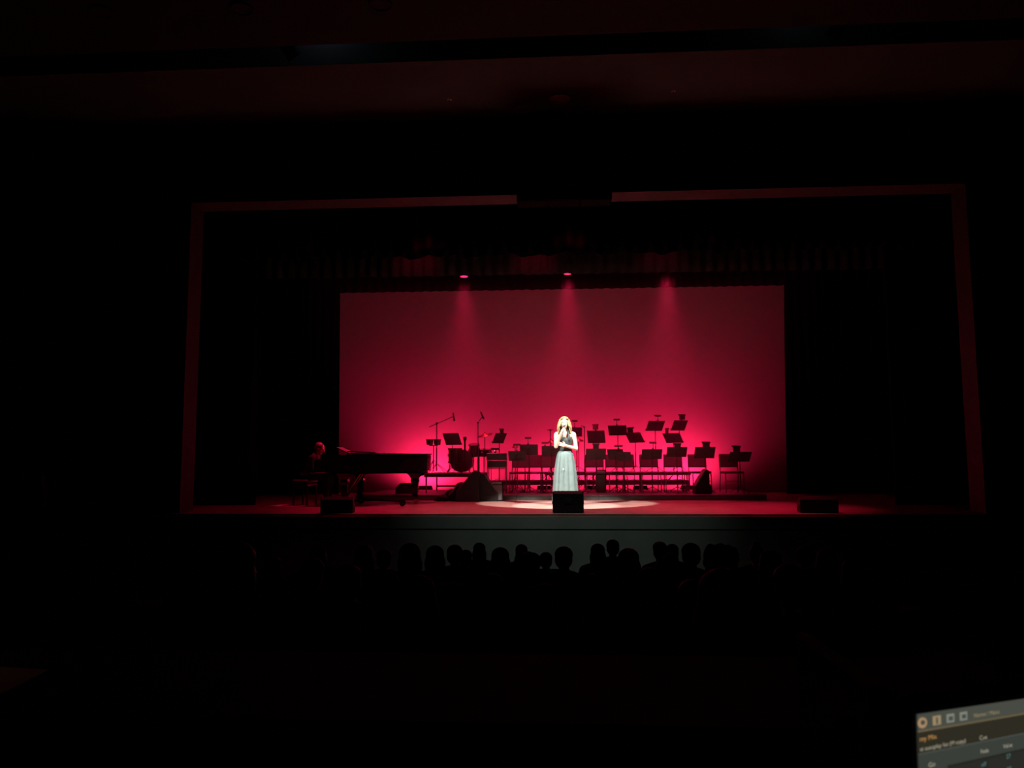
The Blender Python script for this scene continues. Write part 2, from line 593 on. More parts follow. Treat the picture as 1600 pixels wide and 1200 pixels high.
# floor wash lamps behind the risers, tilted up at the cloth
for i, (px, e, tz, word) in enumerate(((665, 1.25, 1.15, 'behind the drum riser'), (752, .30, 1.2, 'behind the amplifier stack'), (850, .55, 1.0, 'left of the singer'), (925, .65, 1.0, 'right of the singer'), (1000, .55, 1.0, 'behind the tallest music stands'), (1074, 1.15, 1.1, 'at the right end of the risers'))):
    x = WX(px, 19.75)
    p = V((x, 19.75, ZS + .01))
    t = thing('floor_wash_lamp', 'low red floor lamp washing the backdrop %s' % word, 'stage light', p, group='red floor lamps behind risers')
    rx = rotm('X', math.radians(-38))
    MB().box((0, 0, .12), (.34, .10, .13), M=rx, bev=.012).build('housing', M_black, t)
    MB().box(rx @ V((0, 0, .068)) + V((0, 0, .12)), (.30, .08, .006), M=rx).build('lens', M_led, t)
    for s in (-1, 1):
        MB().box((s * .182, 0, .07), (.012, .05, .14)).build('foot', M_black, t)
    lamp('floor_wash_light', 'SPOT', None, p + V((0, .06, .23)), (x, D_CYC, ZS + tz), P_CYC * e, RED, 150, .7, .14)

# follow spots in the ceiling slot
SING = WZ(884, 789, ZS)
for i, (px, word) in enumerate(((440, 'leftmost'), (675, 'second from left'), (1092, 'third from left'), (1334, 'rightmost'))):
    p = V((WX(px, 9.9) * 1.06, (near1 + far2) / 2 + .1, zceil + .22))
    t = thing('slot_spotlight', 'black spotlight in the ceiling lighting slot, %s of four' % word, 'spotlight', p, group='spotlights in the ceiling slot')
    tgt = SING + V((0, -.2, .42))
    q = (tgt - p).to_track_quat('-Z', 'Y').to_matrix()
    MB().lathe([(.10, .30), (.13, .26), (.13, -.05), (.11, -.08), (.11, -.30)], M=q).build('barrel', M_black, t)
    MB().lathe([(.001, -.28), (.10, -.28), (.10, -.272), (.001, -.27)], M=q).build('lens', M_tele if i in (0, 3) else M_black, t)
    for s in (-1, 1):
        MB().box((s * .155, 0, .12), (.015, .05, .36)).build('yoke_arm', M_black, t)
    MB().box((0, 0, .305), (.325, .05, .015)).build('yoke_bar', M_black, t)
    MB().box((0, 0, .70), (.06, .06, .80)).build('hanger', M_black, t)
    if i in (0, 3):
        d = (tgt - p).normalized()
        src = p + d * .34
        lamp('follow_beam', 'SPOT', None, src, tgt, P_FOLLOW * (.95 if i else 1.05), (1.0, .99, .90), 15.4, .14, .05)
        lamp('follow_halo', 'SPOT', None, src, SING + V((0, -.9, -.3)), P_HALO, (.86, 1.0, .93), 44, 1.0, .05)
        lamp('slot_fill', 'POINT', None, p + V((.5 if i == 0 else -.5, .1, .55)), None, 1.0 if i == 0 else .4, (.55, .8, 1.0), radius=.05)  # added point light that gives the slot wall its dim blue

# ---------------------------------------------------------------- music stands
def music_stand(label, cx, ytop, ybot, wpx, D, zf, psi=0.0, lampdx=None, lamp_h=8, lamp_w=11, blocky=False, group='music stands on the risers'):
    A, B = W(cx, ytop, D), W(cx, ybot, D)
    h = A.z - B.z
    tau = math.radians(42)
    L = h / math.cos(tau)
    w = wpx * D / FPX / max(.6, math.cos(psi))
    base = V(((A.x + B.x) / 2, D, zf))
    t = thing('music_stand', label, 'music stand', base, -psi, group)
    zc = (A.z + B.z) / 2 - zf
    M = rotm('X', tau)        # local panel in XZ; top leans toward the audience (-Y)
    Mx = rotm('X', tau)
    desk = MB()
    desk.box((0, 0, zc), (w, .006, L), M=Mx, bev=.002)
    d_o = desk.build('desk', M_stand, t)
    lip = Mx @ V((0, .03, -L / 2 + .004))
    MB().box(lip + V((0, 0, zc)), (w * .98, .055, .006), M=Mx).build('ledge', M_stand, d_o)
    MB().box(Mx @ V((0, -.012, 0)) + V((0, 0, zc)), (.05, .02, .09), M=Mx, bev=.004).build('tilt_bracket', M_stand, d_o)
    MB().tube((0, .012, .10), (0, .012, zc - .01), .0095, n=8).build('pole', M_stand, t)
    MB().tube((0, .012, .10), (0, .012, zc * .55), .014, n=8).build('sleeve', M_stand, t)
    for k in range(3):
        a = k * 2 * PI / 3 + .4
        MB().path([(0, .012, .14), (.08 * math.cos(a), .012 + .08 * math.sin(a), .10), (.24 * math.cos(a), .012 + .24 * math.sin(a), .008)], .008, 6).build('leg', M_stand, t)
    if lampdx is not None:
        lx = lampdx * D / FPX
        lh = lamp_h * D / FPX
        lw = lamp_w * D / FPX
        top = Mx @ V((0, 0, L / 2)) + V((lx, 0, zc))
        cl = MB().box(top + V((0, 0, 0)), (.035, .03, .05), bev=.005).build('lamp_clip', M_stand, t)
        hp = top + V((0, -.02, lh))
        MB().path([top + V((0, 0, .01)), top + V((.0, -.03, lh * .6)), hp], .007, 6).build('gooseneck', M_stand, cl)
        if blocky:
            MB().box(hp + V((0, 0, -.05)), (lw * .8, .05, .13), bev=.008).build('lamp_shade', M_stand, cl)
        MB().box(hp + V((0, .01, .0)), (lw, .07, .035), M=rotm('X', .2), bev=.008).build('lamp_head', M_stand, cl)
    return t


ZBp, ZAp = zB, zA
GB, GA = 'music stands on the upper tier', 'music stands in the front row'
R_ = math.radians
music_stand('black music stand half hidden behind the right of the singer\'s head', 901, 668, 682, 17, 18.9, ZBp, 0, -3, 10, 9, group=GB)
music_stand('tall music stand with clip lamp, first full one right of the singer', 965, 665, 680, 28, 18.9, ZBp, R_(12), 0, 9, 10, group=GB)
music_stand('music stand steeply skewed, third desk right of the singer in the upper tier', 992, 676, 691.5, 22, 18.9, ZBp, R_(36), -3, 7, 11, True, group=GB)
music_stand('high music stand with lamp on a slanting arm, left of the two highest', 1024, 658, 673, 26, 18.9, ZBp, R_(-17), 1, 8, 10, group=GB)
music_stand('highest music stand at far right of the upper tier with blocky lamp', 1061.5, 657, 672.5, 22, 18.9, ZBp, R_(-17), 1, 8, 11, True, group=GB)
music_stand('broad music stand right beside the singer with a double lamp plate', 931.5, 673, 692, 27, 18.2, ZAp, R_(8), 0, 9, 10, True, group='music stands on the lower tier')
music_stand('skewed music stand tucked under the highest right hand desk', 1051.5, 677, 692, 24, 18.2, ZAp, R_(35), -6, 7, 6, True, group='music stands on the lower tier')
DA = 17.05
music_stand('low music stand with flat lamp beside the amplifier rack', 808, 705, 720, 27, DA, ZL, 0, 0, 10, 11, group=GA)
music_stand('music stand with high flat lamp left of singer, second in front row', 826.5, 694.5, 711, 28, DA + .25, ZL, 0, -1, 10, 10, group=GA)
music_stand('music stand directly left of the singer\'s waist', 862, 697, 713, 31, DA + .1, ZL, 0, -10, 5, 11, group=GA)
music_stand('front row music stand just right of the singer, square to the audience', 931, 701, 718, 31, DA, ZL, 0, 0, 7, 11, True, group=GA)
music_stand('left one of two overlapping front row music stands', 962, 702, 718, 24, DA + .2, ZL, R_(14), 6, 5, 13, group=GA)
music_stand('right one of two overlapping front row music stands', 975, 706, 720, 22, DA, ZL, R_(20), None, group=GA)
music_stand('front row music stand with thin upright lamp under the slanted pair', 1018.5, 702, 717.5, 31, DA, ZL, 0, 1, 10, 11, group=GA)
music_stand('front row music stand below the skewed desk, fourth from the right end', 1057.5, 698.5, 714, 31, DA, ZL, 0, 0, 5, 12, True, group=GA)
music_stand('front row music stand standing behind the side-on monitor wedge', 1101, 698.5, 716, 31, DA + .2, ZL, 0, 1, 7, 13, True, group=GA)
music_stand('outermost music stand at the right end, desk turned outward', 1156, 706, 721.5, 34, DA, ZL, R_(-8), -8, 8, 13, True, group=GA)
music_stand('large music stand with wide desk at the drum kit', 706.5, 677, 695, 26, 17.25, zD, R_(12), None, group='music stands by the drums')
music_stand('slanted music stand with lamp on the right of the cymbal', 780.5, 677, 692.5, 17, 17.6, ZL, R_(-30), 0, 6, 7, True, group='music stands by the drums')

# ---------------------------------------------------------------- chairs
def make_chair():
    t = thing('orchestra_chair', 'chair', 'chair')
    MB().box((0, 0, .44), (.44, .42, .05), bev=.02).build('seat', M_chairb, t)
    Mx = rotm('X', -.14)
    MB().box((0, .235, .70), (.42, .035, .30), M=Mx, bev=.014).build('backrest', M_chairb, t)
    for s in (-1, 1):
        MB().path([(s * .20, -.18, .42), (s * .205, -.21, .0)], .012, 8).build('leg', M_risermetal, t)
        MB().path([(s * .20, .19, .42), (s * .205, .26, .0)], .012, 8).build('leg', M_risermetal, t)
        MB().path([(s * .20, .17, .425), (s * .20, .215, .50), (s * .195, .255, .66), (s * .19, .275, .82)], .012, 8).build('back_post', M_risermetal, t)
    MB().tube((-.2, -.19, .25), (.2, -.19, .25), .009, n=6).build('stretcher', M_risermetal, t)
    return t


chair0 = make_chair()
CH = [(812, 17.55, -4, 'left of the singer, under the first front desk'),
      (834, 17.7, 3, 'left of the singer, between two front desks'),
      (859, 17.5, 0, 'directly left of the singer\'s skirt'),
      (930, 17.5, 2, 'right of the singer, under the square desk'),
      (963, 17.55, 8, 'under the left of two overlapping desks'),
      (983, 17.35, 16, 'turned chair under the right of two overlapping desks'),
      (1016, 17.5, 2, 'under the desk with the thin upright lamp'),
      (1053, 17.5, -2, 'under the desk fourth from the right end'),
      (1093, 17.6, 4, 'behind the side-on monitor wedge'),
      (1143, 17.5, 5, 'at the right end under the outermost desk')]
for i, (px, D, a, w) in enumerate(CH):
    c = chair0 if i == 0 else copy_tree(chair0)
    c.location = (WX(px, D), D, ZL)
    c.rotation_euler = (0, 0, R_(a))
    tag(c, 'empty black orchestra chair ' + w, 'chair', 'orchestra chairs')

# ---------------------------------------------------------------- microphone stands
def tripod(t, r, z=.22, n=3, ph=.3, m=M_stand):
    for k in range(n):
        a = ph + k * 2 * PI / n
        MB().path([(0, 0, z), (r * math.cos(a), r * math.sin(a), .01)], .008, 6).build('leg', m, t)


def mic_stand(label, px, D, zf, ytop, boom=None, mic=None):
    p = W(px, ytop, D)
    t = thing('microphone_stand', label, 'microphone stand', (p.x, D, zf), group='microphone stands')
    h = p.z - zf
    MB().tube((0, 0, .05), (0, 0, h), .011, n=8).build('pole', M_stand, t)
    MB().tube((0, 0, .05), (0, 0, h * .5), .016, n=8).build('sleeve', M_stand, t)
    MB().box((0, 0, h), (.05, .05, .05), bev=.01).build('boom_clutch', M_stand, t)
    tripod(t, .28)
    if boom:
        a, b = W(*boom[0], D), W(*boom[1], D)
        o = V((p.x, D, zf))
        MB().tube(a - o, b - o, .010, n=8).build('boom', M_stand, t)
    if mic:
        a, b = W(*mic[0], D), W(*mic[1], D)
        c = (a + b) / 2
        m = thing('microphone', 'slim microphone clipped to the ' + label.split(' with')[0].replace('tall ', '').replace('thin ', ''), 'microphone', c, group='stand microphones')
        MB().tube(a - c, (b - a) * .2, .016, .020, n=10).build('body', M_stand, m)
        MB().tube((b - a) * .2, b - c, .026, .022, n=10).build('grille', M_stand, m)
    return t


mic_stand('tall boom microphone stand with long arm over the small drums', 682.5, 17.3, zD, 661.5, ((671, 667), (708, 651)), ((708, 645), (710, 658)))
mic_stand('thin upright microphone stand with short arm beside the cymbal', 747, 17.0, ZL, 660, ((747, 660), (753, 652)), ((751, 643.5), (756, 655)))
mic_stand('short cross-topped microphone stand left of the singer\'s shoulder', 860, 18.3, ZAp, 672, ((855, 671.5), (865, 671.5)))
mic_stand('tall thin stand with a small tee top right of the singer', 913, 17.8, ZL, 667, ((908, 665), (914.5, 667)))

# ---------------------------------------------------------------- drums
def drum(name, label, c, r, h, M, zf=None, legs=0, group='drum kit'):
    t = thing(name, label, 'drum', c, group=group)
    MB().lathe([(r, -h / 2), (r, h / 2)], M=M, n=28).build('shell', M_drum, t, smooth=False)
    for s in (-1, 1):
        MB().lathe([(r + .001, s * h / 2 - .02), (r + .012, s * h / 2 - .02), (r + .012, s * h / 2 + .012), (r - .004, s * h / 2 + .012)], M=M, n=28).build('hoop', M_stand, t)
        MB().lathe([(.001, s * (h / 2 + .004)), (r - .005, s * (h / 2 + .004)), (r - .005, s * (h / 2 - .003)), (.001, s * (h / 2 - .003))], M=M, n=28).build('drum_head', M_head, t)
    for k in range(6):
        a = k * PI / 3 + .26
        q = M @ V(((r + .012) * math.cos(a), (r + .012) * math.sin(a), 0))
        MB().box(q, (.02, .02, .07), M=M, bev=.004).build('lug', M_metal, t)
    if legs:
        for k in range(legs):
            a = k * 2 * PI / legs + .5
            MB().tube((1.06 * r * math.cos(a), 1.06 * r * math.sin(a), .1), (1.12 * r * math.cos(a), 1.12 * r * math.sin(a), zf - c[2]), .009, n=6).build('leg', M_metal, t)
    return t


DD = 17.55
bd = W(722, 726, DD)
bd.z = zD + .275
bdt = drum('bass_drum', 'bass drum facing the audience on the drum riser', bd, .245, .36, rotm('X', PI / 2))
for s in (-1, 1):
    MB().tube((s * .22, -.12, -.08), (s * .33, -.18, -.265), .009, n=6).build('spur', M_metal, bdt)
ft = W(712, 711, DD)
drum('floor_tom', 'floor tom on legs left of the bass drum', V((WX(711, 17.45), 17.45, zD + .40)), .15, .30, rotm('X', .05), zD, 3)
st_ = W(741, 703, DD)
drum('rack_tom', 'rack tom above the right side of the bass drum', st_, .115, .24, rotm('X', .25), zD, 3)
sn = V((WX(757, 17.7), 17.7, W(757, 707, 17.7).z))
drum('snare_drum', 'snare drum on a stand right of the bass drum', sn, .15, .12, rotm('X', .12), ZL, 3)

# bongos on a stand
bp_ = W(677.5, 691, 17.35)
t = thing('bongo_stand', 'thin tripod stand under the pair of bongos', 'drum stand', (bp_.x, 17.35, zD))
MB().tube((0, 0, .04), (0, 0, bp_.z - zD - .07), .012, n=8).build('pole', M_stand, t)
tripod(t, .26, .30)
MB().box((0, 0, bp_.z - zD - .075), (.20, .05, .02), bev=.005).build('cradle', M_stand, t)
for s, w in ((-1, 'left'), (1, 'right')):
    c = W(677.5 + s * 5.9, 691, 17.35)
    b = thing('bongo_drum', '%s drum of the small bongo pair on its stand' % w, 'drum', c, group='bongo pair')
    MB().lathe([(.068, -.062), (.080, .0), (.082, .064)], n=20).build('shell', M_drum, b)
    MB().lathe([(.083, .046), (.088, .046), (.088, .068), (.083, .068)], n=20).build('hoop', M_stand, b)
    MB().lathe([(.001, .066), (.080, .066), (.080, .060), (.001, .060)], n=20).build('drum_head', M_head, b)


def cymbal_stand(label, px, py, D, zf, r, tilt, base=.30):
    c = W(px, py, D)
    t = thing('cymbal_stand', label, 'cymbal', (c.x, D, zf), group='cymbals')
    h = c.z - zf
    Mt = rotm('Y', tilt)
    Mt = Mt @ rotm('X', .22)
    MB().lathe([(.001, .03), (.035, .025), (.05, .01), (r * .7, -.003), (r, -.014), (r, -.018), (r * .7, -.009), (.05, .004), (.001, .01)], (0, 0, h), Mt, 28).build('cymbal', M_brass, t, smooth=True)
    MB().tube((0, 0, .04), (0, 0, h + .06), .010, n=8).build('pole', M_stand, t)
    tripod(t, base, .35)
    return t


cymbal_stand('crash cymbal tilted on its stand right of the rack tom', 757.5, 679, 17.35, zD if False else ZL, .18, -.22)
cymbal_stand('flat cymbal on a stand at the left shoulder of the singer', 861, 689.5, 18.05, ZAp, .10, -.15, .2)
cymbal_stand('cymbal on a stand half hidden behind the singer\'s right side', 904, 687, 17.7, ZL, .12, .1, .25)
cymbal_stand('small low cymbal left of the second front row desk', 805, 697.5, 17.9, ZL, .08, -.1, .2)

# guitar with its head up, on a stand
g = W(727, 730, 17.3)
t = thing('electric_guitar', 'electric guitar standing upright behind the drums, headstock up', 'guitar', (g.x, 17.22, zD))
gz = W(727, 682, 17.22).z - zD
body = [(.0, .0), (.10, .01), (.15, .08), (.14, .18), (.09, .24), (.11, .32), (.09, .40), (.04, .38), (-.04, .38), (-.09, .42), (-.12, .33), (-.09, .24), (-.15, .17), (-.15, .07), (-.10, .01)]
sc_ = .55
MB().prism([(x * sc_, y * sc_) for x, y in body], .035, rotm('X', PI / 2), (0, .02, .06)).build('body', M_drum, t)
MB().box((0, 0, .26 + (gz - .09 - .26) / 2), (.04, .02, gz - .09 - .26)).build('neck', M_wood, t)
MB().prism([(-.025, 0), (.025, 0), (.045, .05), (.03, .10), (-.035, .09), (-.04, .04)], .018, rotm('X', PI / 2), (0, .01, gz - .10)).build('headstock', M_wood, t)
for s in (-1, 1):
    MB().path([(s * .03, .05, .10), (s * .12, .1, .0)], .008, 6).build('stand_leg', M_stand, t)

# ---------------------------------------------------------------- amplifiers, wedges, bags
def px_box(name, label, cat, x0, x1, y0, y1, D, depth, m=M_black, zf=None, group=None):
    a, b = W(x0, y1, D), W(x1, y0, D)
    z0 = zf if zf is not None else a.z
    t = thing(name, label, cat, ((a.x + b.x) / 2, D + depth / 2, z0), group=group)
    return t, b.x - a.x, b.z - z0


def amp(label, x0, x1, y0, y1, D, depth, zf=None, name='guitar_amplifier'):
    t, w, h = px_box(name, label, 'amplifier', x0, x1, y0, y1, D, depth, zf=zf, group='amplifiers')
    MB().box((0, 0, h / 2), (w, depth, h), bev=.015).build('cabinet', M_black, t)
    MB().box((0, -depth / 2 - .004, h * .42), (w * .88, .012, h * .72), bev=.003).build('grille', M_stand, t)
    MB().box((0, -depth / 2 - .004, h * .89), (w * .88, .012, h * .12), bev=.003).build('control_panel', M_risermetal, t)
    for k in range(5):
        MB().lathe([(.008, 0), (.008, .018)], ((k - 2) * w * .15, -depth / 2 - .01, h * .89), rotm('X', PI / 2), 8).build('knob', M_metal, t)
    MB().path([(-w * .18, 0, h - .004), (-w * .16, 0, h + .025), (w * .16, 0, h + .025), (w * .18, 0, h - .004)], .008, 6).build('handle', M_stand, t)
    return t


# rack of two cabinets on a stand
rk = thing('keyboard_rack', 'dark two-panel equipment rack on thin legs beside the drums', 'equipment rack', (WX(775.5, 17.0), 17.2, ZL))
rw = 31 * 17 / FPX
z0r, z1r = W(775, 731, 17.0).z - ZL, W(775, 708, 17.0).z - ZL
MB().box((0, 0, (z0r + z1r) / 2 + (z1r - z0r) * .26), (rw, .4, (z1r - z0r) * .48), bev=.01).build('upper_case', M_stand, rk)
MB().box((0, 0, (z0r + z1r) / 2 - (z1r - z0r) * .25), (rw * .94, .4, (z1r - z0r) * .46), bev=.01).build('lower_case', M_stand, rk)
MB().box((0, -.2, z0r - .012), (rw, .02, .02)).build('shelf_edge', M_metal, rk)
for sx in (-1, 1):
    for sy in (-1, 1):
        MB().tube((sx * rw * .46, sy * .17, 0), (sx * rw * .46, sy * .17, z1r), .011, n=6).build('leg', M_risermetal, rk)
sm_t, w_, h_ = px_box('table_monitor', 'small dark device with a bright dot on top of equipment rack', 'device', 767, 780, 699, 706, 17.1, .16, zf=ZL + z1r)
MB().box((0, 0, h_ * .75), (w_, .10, h_ * .4), bev=.008).build('case', M_stand, sm_t)
MB().box((0, 0, h_ * .28), (.04, .08, h_ * .56)).build('foot', M_stand, sm_t)
MB().lathe([(.012, 0), (.012, .01)], (-.01, -.052, h_ * .42), rotm('X', PI / 2), 10).build('indicator_light', mat('pink_indicator', (0, 0, 0), emit=(1, .35, .45), estr=1.2), sm_t)

amp('small amplifier box with a lit strip beside the big wedge', 767, 785, 751, 781, 16.05, .3, zf=ZS)
amp('low guitar amplifier among the chairs right of the singer', 932, 947, 734, 766, 17.3, .22, zf=ZL)


def wedge(label, x0, x1, y0, D, depth, zf, rz=0.0, mirror=1, top=.34, side=False, group='floor monitors', hpx=None):
    """floor monitor; slanted face upstage (side=False, seen from behind) or sideways"""
    zt_ = W((x0 + x1) / 2, y0, D).z - zf
    w = (x1 - x0) * D / FPX
    t = thing('floor_monitor', label, 'floor monitor', (WX((x0 + x1) / 2, D), D + (0 if side else depth / 2), zf), rz, group)
    if not side:
        prof_ = [(-depth / 2, .02), (-depth / 2 + .03, .0), (depth / 2 - .02, .0), (depth / 2, .08), (-depth / 2 + top * depth, zt_), (-depth / 2 + .04, zt_), (-depth / 2, zt_ - .04)]
        # profile in (y, z), extruded along x with narrowed ends
        rings = []
        for x, k in ((-w / 2, .93), (-w / 2 + .025, 1), (w / 2 - .025, 1), (w / 2, .93)):
            rings.append([(x, y * k, (z - zt_ / 2) * k + zt_ / 2) for y, z in prof_])
        MB().ring_loft(rings).build('cabinet', M_black, t)
        a = V((0, depth / 2, .08)); b = V((0, -depth / 2 + top * depth, zt_))
        n = (b - a).cross(V((1, 0, 0))).normalized()
        if n.y < 0: n = -n
        c = (a + b) / 2 + n * .006
        L = (b - a).length
        rxa = math.atan2((b - a).z, (b - a).y)
        MB().box(c, (w * .9, L * .9, .012), M=rotm('X', rxa)).build('grille', M_stand, t)
        MB().box((0, -depth / 2 - .004, zt_ * .55), (w * .25, .012, zt_ * .22), bev=.004).build('connector_plate', M_black, t)
        for s in (-1, 1):
            MB().box((s * (w / 2 + .002), 0, zt_ * .45), (.01, depth * .3, .05), bev=.004).build('handle', M_stand, t)
    else:
        m_ = mirror
        prof_ = [(-w / 2 * m_, .0), (w / 2 * m_, .0), (w / 2 * m_, zt_ * .93), (w * .30 * m_, zt_), (-w / 2 * m_, zt_ * .28)]
        MB().prism(prof_, depth, rotm('X', PI / 2), (0, depth / 2, 0)).build('cabinet', M_black, t)
        a = V((-w / 2 * m_, 0, zt_ * .28)); b = V((w * .30 * m_, 0, zt_))
        ang = math.atan2((b - a).z, (b - a).x)
        nn = V((-(b - a).z, 0, (b - a).x)).normalized()
        if nn.z < 0: nn = -nn
        MB().box((a + b) / 2 + nn * .006, ((b - a).length * .9, depth * .9, .012), M=rotm('Y', -ang)).build('grille', M_stand, t)
        MB().box((0, -depth / 2 - .004, zt_ * .3), (w * .3, .01, .06), bev=.003).build('handle', M_black, t)
    return t


def mon_on_floor(label, x0, x1, y0, ybase, rz=0.0, **k):
    D = WZ((x0 + x1) / 2, ybase, ZS).y
    return wedge(label, x0, x1, y0, D, .40, ZS, rz, **k)


mon_on_floor('black floor monitor at the stage edge directly before the singer', 863, 911, 767.5, 802, 0, group='stage edge monitors')
mon_on_floor('black floor monitor at the stage edge before the piano keyboard', 499, 549, 777, 802.5, R_(9), group='stage edge monitors')
mon_on_floor('black floor monitor at the stage edge on the dark right side', 1253, 1308, 777, 802, R_(-9), group='stage edge monitors')
wedge('monitor wedge turned side-on beside the rightmost chairs', 1083.5, 1104.5, 733, 16.75, .42, ZL, side=True)
wedge('big dark wedge sloping left between drums and amplifier', 714, 750, 735, 16.0, .40, ZS, side=True)
wedge('big dark wedge sloping right leaning against the other one', 750.5, 779, 740, 16.15, .36, ZS, side=True, mirror=-1)
t, w_, h_ = px_box('pedal_box', 'small dark box on the platform right of the side-on wedge', 'box', 1107, 1113, 758, 766, 16.9, .12, zf=ZL)
MB().box((0, 0, h_ / 2), (w_, .12, h_), bev=.01).build('case', M_black, t)
MB().box((0, 0, h_ + .008), (w_ * .6, .08, .016), bev=.004).build('pedal', M_stand, t)
# soft gear bag lying left of the wedges
c = W(706, 781, 15.9)
bg = MB()
bg.ell((.18, 0, .20), (.16, .16, .20)); bg.ell((.0, .02, .13), (.16, .15, .13)); bg.ell((-.16, 0, .075), (.16, .12, .075)); bg.ell((-.30, .02, .04), (.12, .08, .04))
bgt = thing('gear_bag', 'slumped dark gear bag left of the big wedge under drum riser', 'bag', (c.x, 16.0, ZS))
blob(bg, 'body', M_black, .015, bgt)
MB().path([(.08, -.10, .30), (.02, -.16, .22), (-.06, -.15, .14)], .012, 6).build('strap', M_stand, bgt)
t, w_, h_ = px_box('equipment_case', 'dark equipment case under the piano tail behind its leg', 'case', 618, 646, 755, 779, 16.9, .3, zf=ZL)
MB().prism([(-w_ / 2, 0), (w_ / 2, 0), (w_ / 2, h_), (-w_ * .25, h_), (-w_ / 2, h_ * .55)], .3, rotm('X', PI / 2), (0, .15, 0)).build('case', M_riser, t)
MB().path([(-w_ * .1, -.155, h_ * .6), (-w_ * .1, -.175, h_ * .66), (w_ * .15, -.175, h_ * .66), (w_ * .15, -.155, h_ * .6)], .008, 6).build('handle', M_stand, t)

# cables on the platform
for i, (pts, lab) in enumerate((
        ([(870, 768), (900, 767), (925, 769), (950, 768), (975, 766), (990, 769)], 'thin black cable winding along the platform right of the singer'),
        ([(690, 775), (700, 771), (720, 772), (740, 777)], 'thin black cable running from the gear bag to the drum riser'))):
    P = [WZ(x, y, ZL + .01 if i == 0 else ZS + .01) for x, y in pts]
    P2 = []
    for k in range(len(P) - 1):
        for s in range(6):
            f = s / 6
            P2.append(P[k].lerp(P[k + 1], f) + V((0, .06 * math.sin((k + f) * 4), 0)))
    if i == 0:
        P2 = [V((p.x, min(max(p.y, D_LOW0 + .06), 16.75), p.z)) for p in P2]
    o = P2[0].copy()
    tag(MB().path([p - o for p in P2], .008, 6).build('cable', M_stand, loc=o), lab, 'cable', 'cables')

# ---------------------------------------------------------------- grand piano
PC = V((WX(590, 14.75), 14.75, ZS))
pn = thing('grand_piano', 'black lacquered grand piano with its tail toward the stage centre', 'piano', PC)
# local: keyboard at -X, tail at +X, curved (treble) side toward the audience (-Y)
xk, xt = W(508, 740, 14.75).x - PC.x, W(668, 740, 14.75).x - PC.x
zr0, zr1 = .60, .955
half = .72


def piano_outline(inset=0.0, x_from=None):
    x0 = xk + .22 if x_from is None else x_from
    pts = [(x0, half - inset), (xt - .42, half - inset)]
    # tail
    for k in range(13):
        a = PI / 2 - k * PI / 12
        pts.append((xt - .30 + (.30 - inset) * math.cos(a) * 1.0, .36 + (.36 - inset) * math.sin(a)))
    # the bent side sweeping back to the treble corner
    for s in [.04 + .96 * q / 26 for q in range(27)]:
        x = xt - .34 + (x0 + .35 - (xt - .34)) * s
        e = .5 - .5 * math.cos(PI * s)
        y = -.03 + (-half + .03) * e
        pts.append((x, y + inset))
    pts.append((x0, -half + inset))
    return pts


def slab(outl, z0, z1, name, m, parent):
    return MB().prism(outl, z1 - z0, c=(0, 0, z0)).build(name, m, parent)


slab(piano_outline(), zr0 + .05, zr1, 'rim', M_lacq, pn)
slab(piano_outline(.05), zr0, zr0 + .05, 'bottom_board', M_lacq, pn)
lid = slab(piano_outline(-.02, xk + .62), zr1 + .004, zr1 + .028, 'lid', M_lacq, pn)
# front lid flap folded back on the lid
fl = [(xk + .62, half), (xk + 1.02, half - .02), (xk + 1.05, -.30), (xk + .70, -half + .03), (xk + .62, -half + .02)]
MB().prism(fl, .022, rotm('Y', .045), (0.0, 0, zr1 + .030 + .045 * (xk + 1.05))).build('lid_flap', M_lacq, pn)
for y in (-.4, .1, .55):
    MB().tube((xk + .625, y - .05, zr1 + .03), (xk + .625, y + .05, zr1 + .03), .012, n=8).build('hinge', M_gold, pn)
# keybed, cheeks, keys, fallboard
MB().box((xk + .14, 0, zr0 + .075), (.28, 1.44, .09), bev=.01).build('keybed', M_lacq, pn)
for s in (-1, 1):
    MB().box((xk + .14, s * .67, zr0 + .19), (.27, .10, .16), bev=.02).build('cheek_block', M_lacq, pn)
MB().box((xk + .265, 0, zr0 + .23), (.025, 1.24, .15), M=rotm('Y', .12), bev=.004).build('fallboard', M_lacq, pn)
kb = bpy.data.objects.new('keyboard', None)
COL.objects.link(kb); kb.parent = pn
km = MB().box((0, 0, 0), (.14, .0225, .02), bev=.002).mesh('white_key'); km.materials.append(M_ivory)
bm_ = MB().box((0, 0, 0), (.09, .011, .016), bev=.002).mesh('black_key'); bm_.materials.append(M_lacq)
for i in range(52):
    o = bpy.data.objects.new('white_key', km); COL.objects.link(o); o.parent = kb
    o.location = (xk + .105, -.6 + (i + .5) * 1.2 / 52, zr0 + .135)
    if i < 51 and (i + 5) % 7 not in (2, 6):
        o = bpy.data.objects.new('black_key', bm_); COL.objects.link(o); o.parent = kb
        o.location = (xk + .145, -.6 + (i + 1) * 1.2 / 52, zr0 + .152)
# music desk lying low with sheets
MB().box((xk + .46, 0, zr1 + .075), (.30, .74, .014), M=rotm('Y', .42), bev=.004).build('music_desk', M_lacq, pn)
sh = thing('sheet_music', 'open sheet music lying on the piano music desk', 'sheet music', PC + V((xk + .445, -.14, zr1 + .092)))
for s in (-1, 1):
    MB().box((0, s * .115, .002), (.27, .225, .003), M=rotm('Y', .42)).build('page', M_paper, sh)
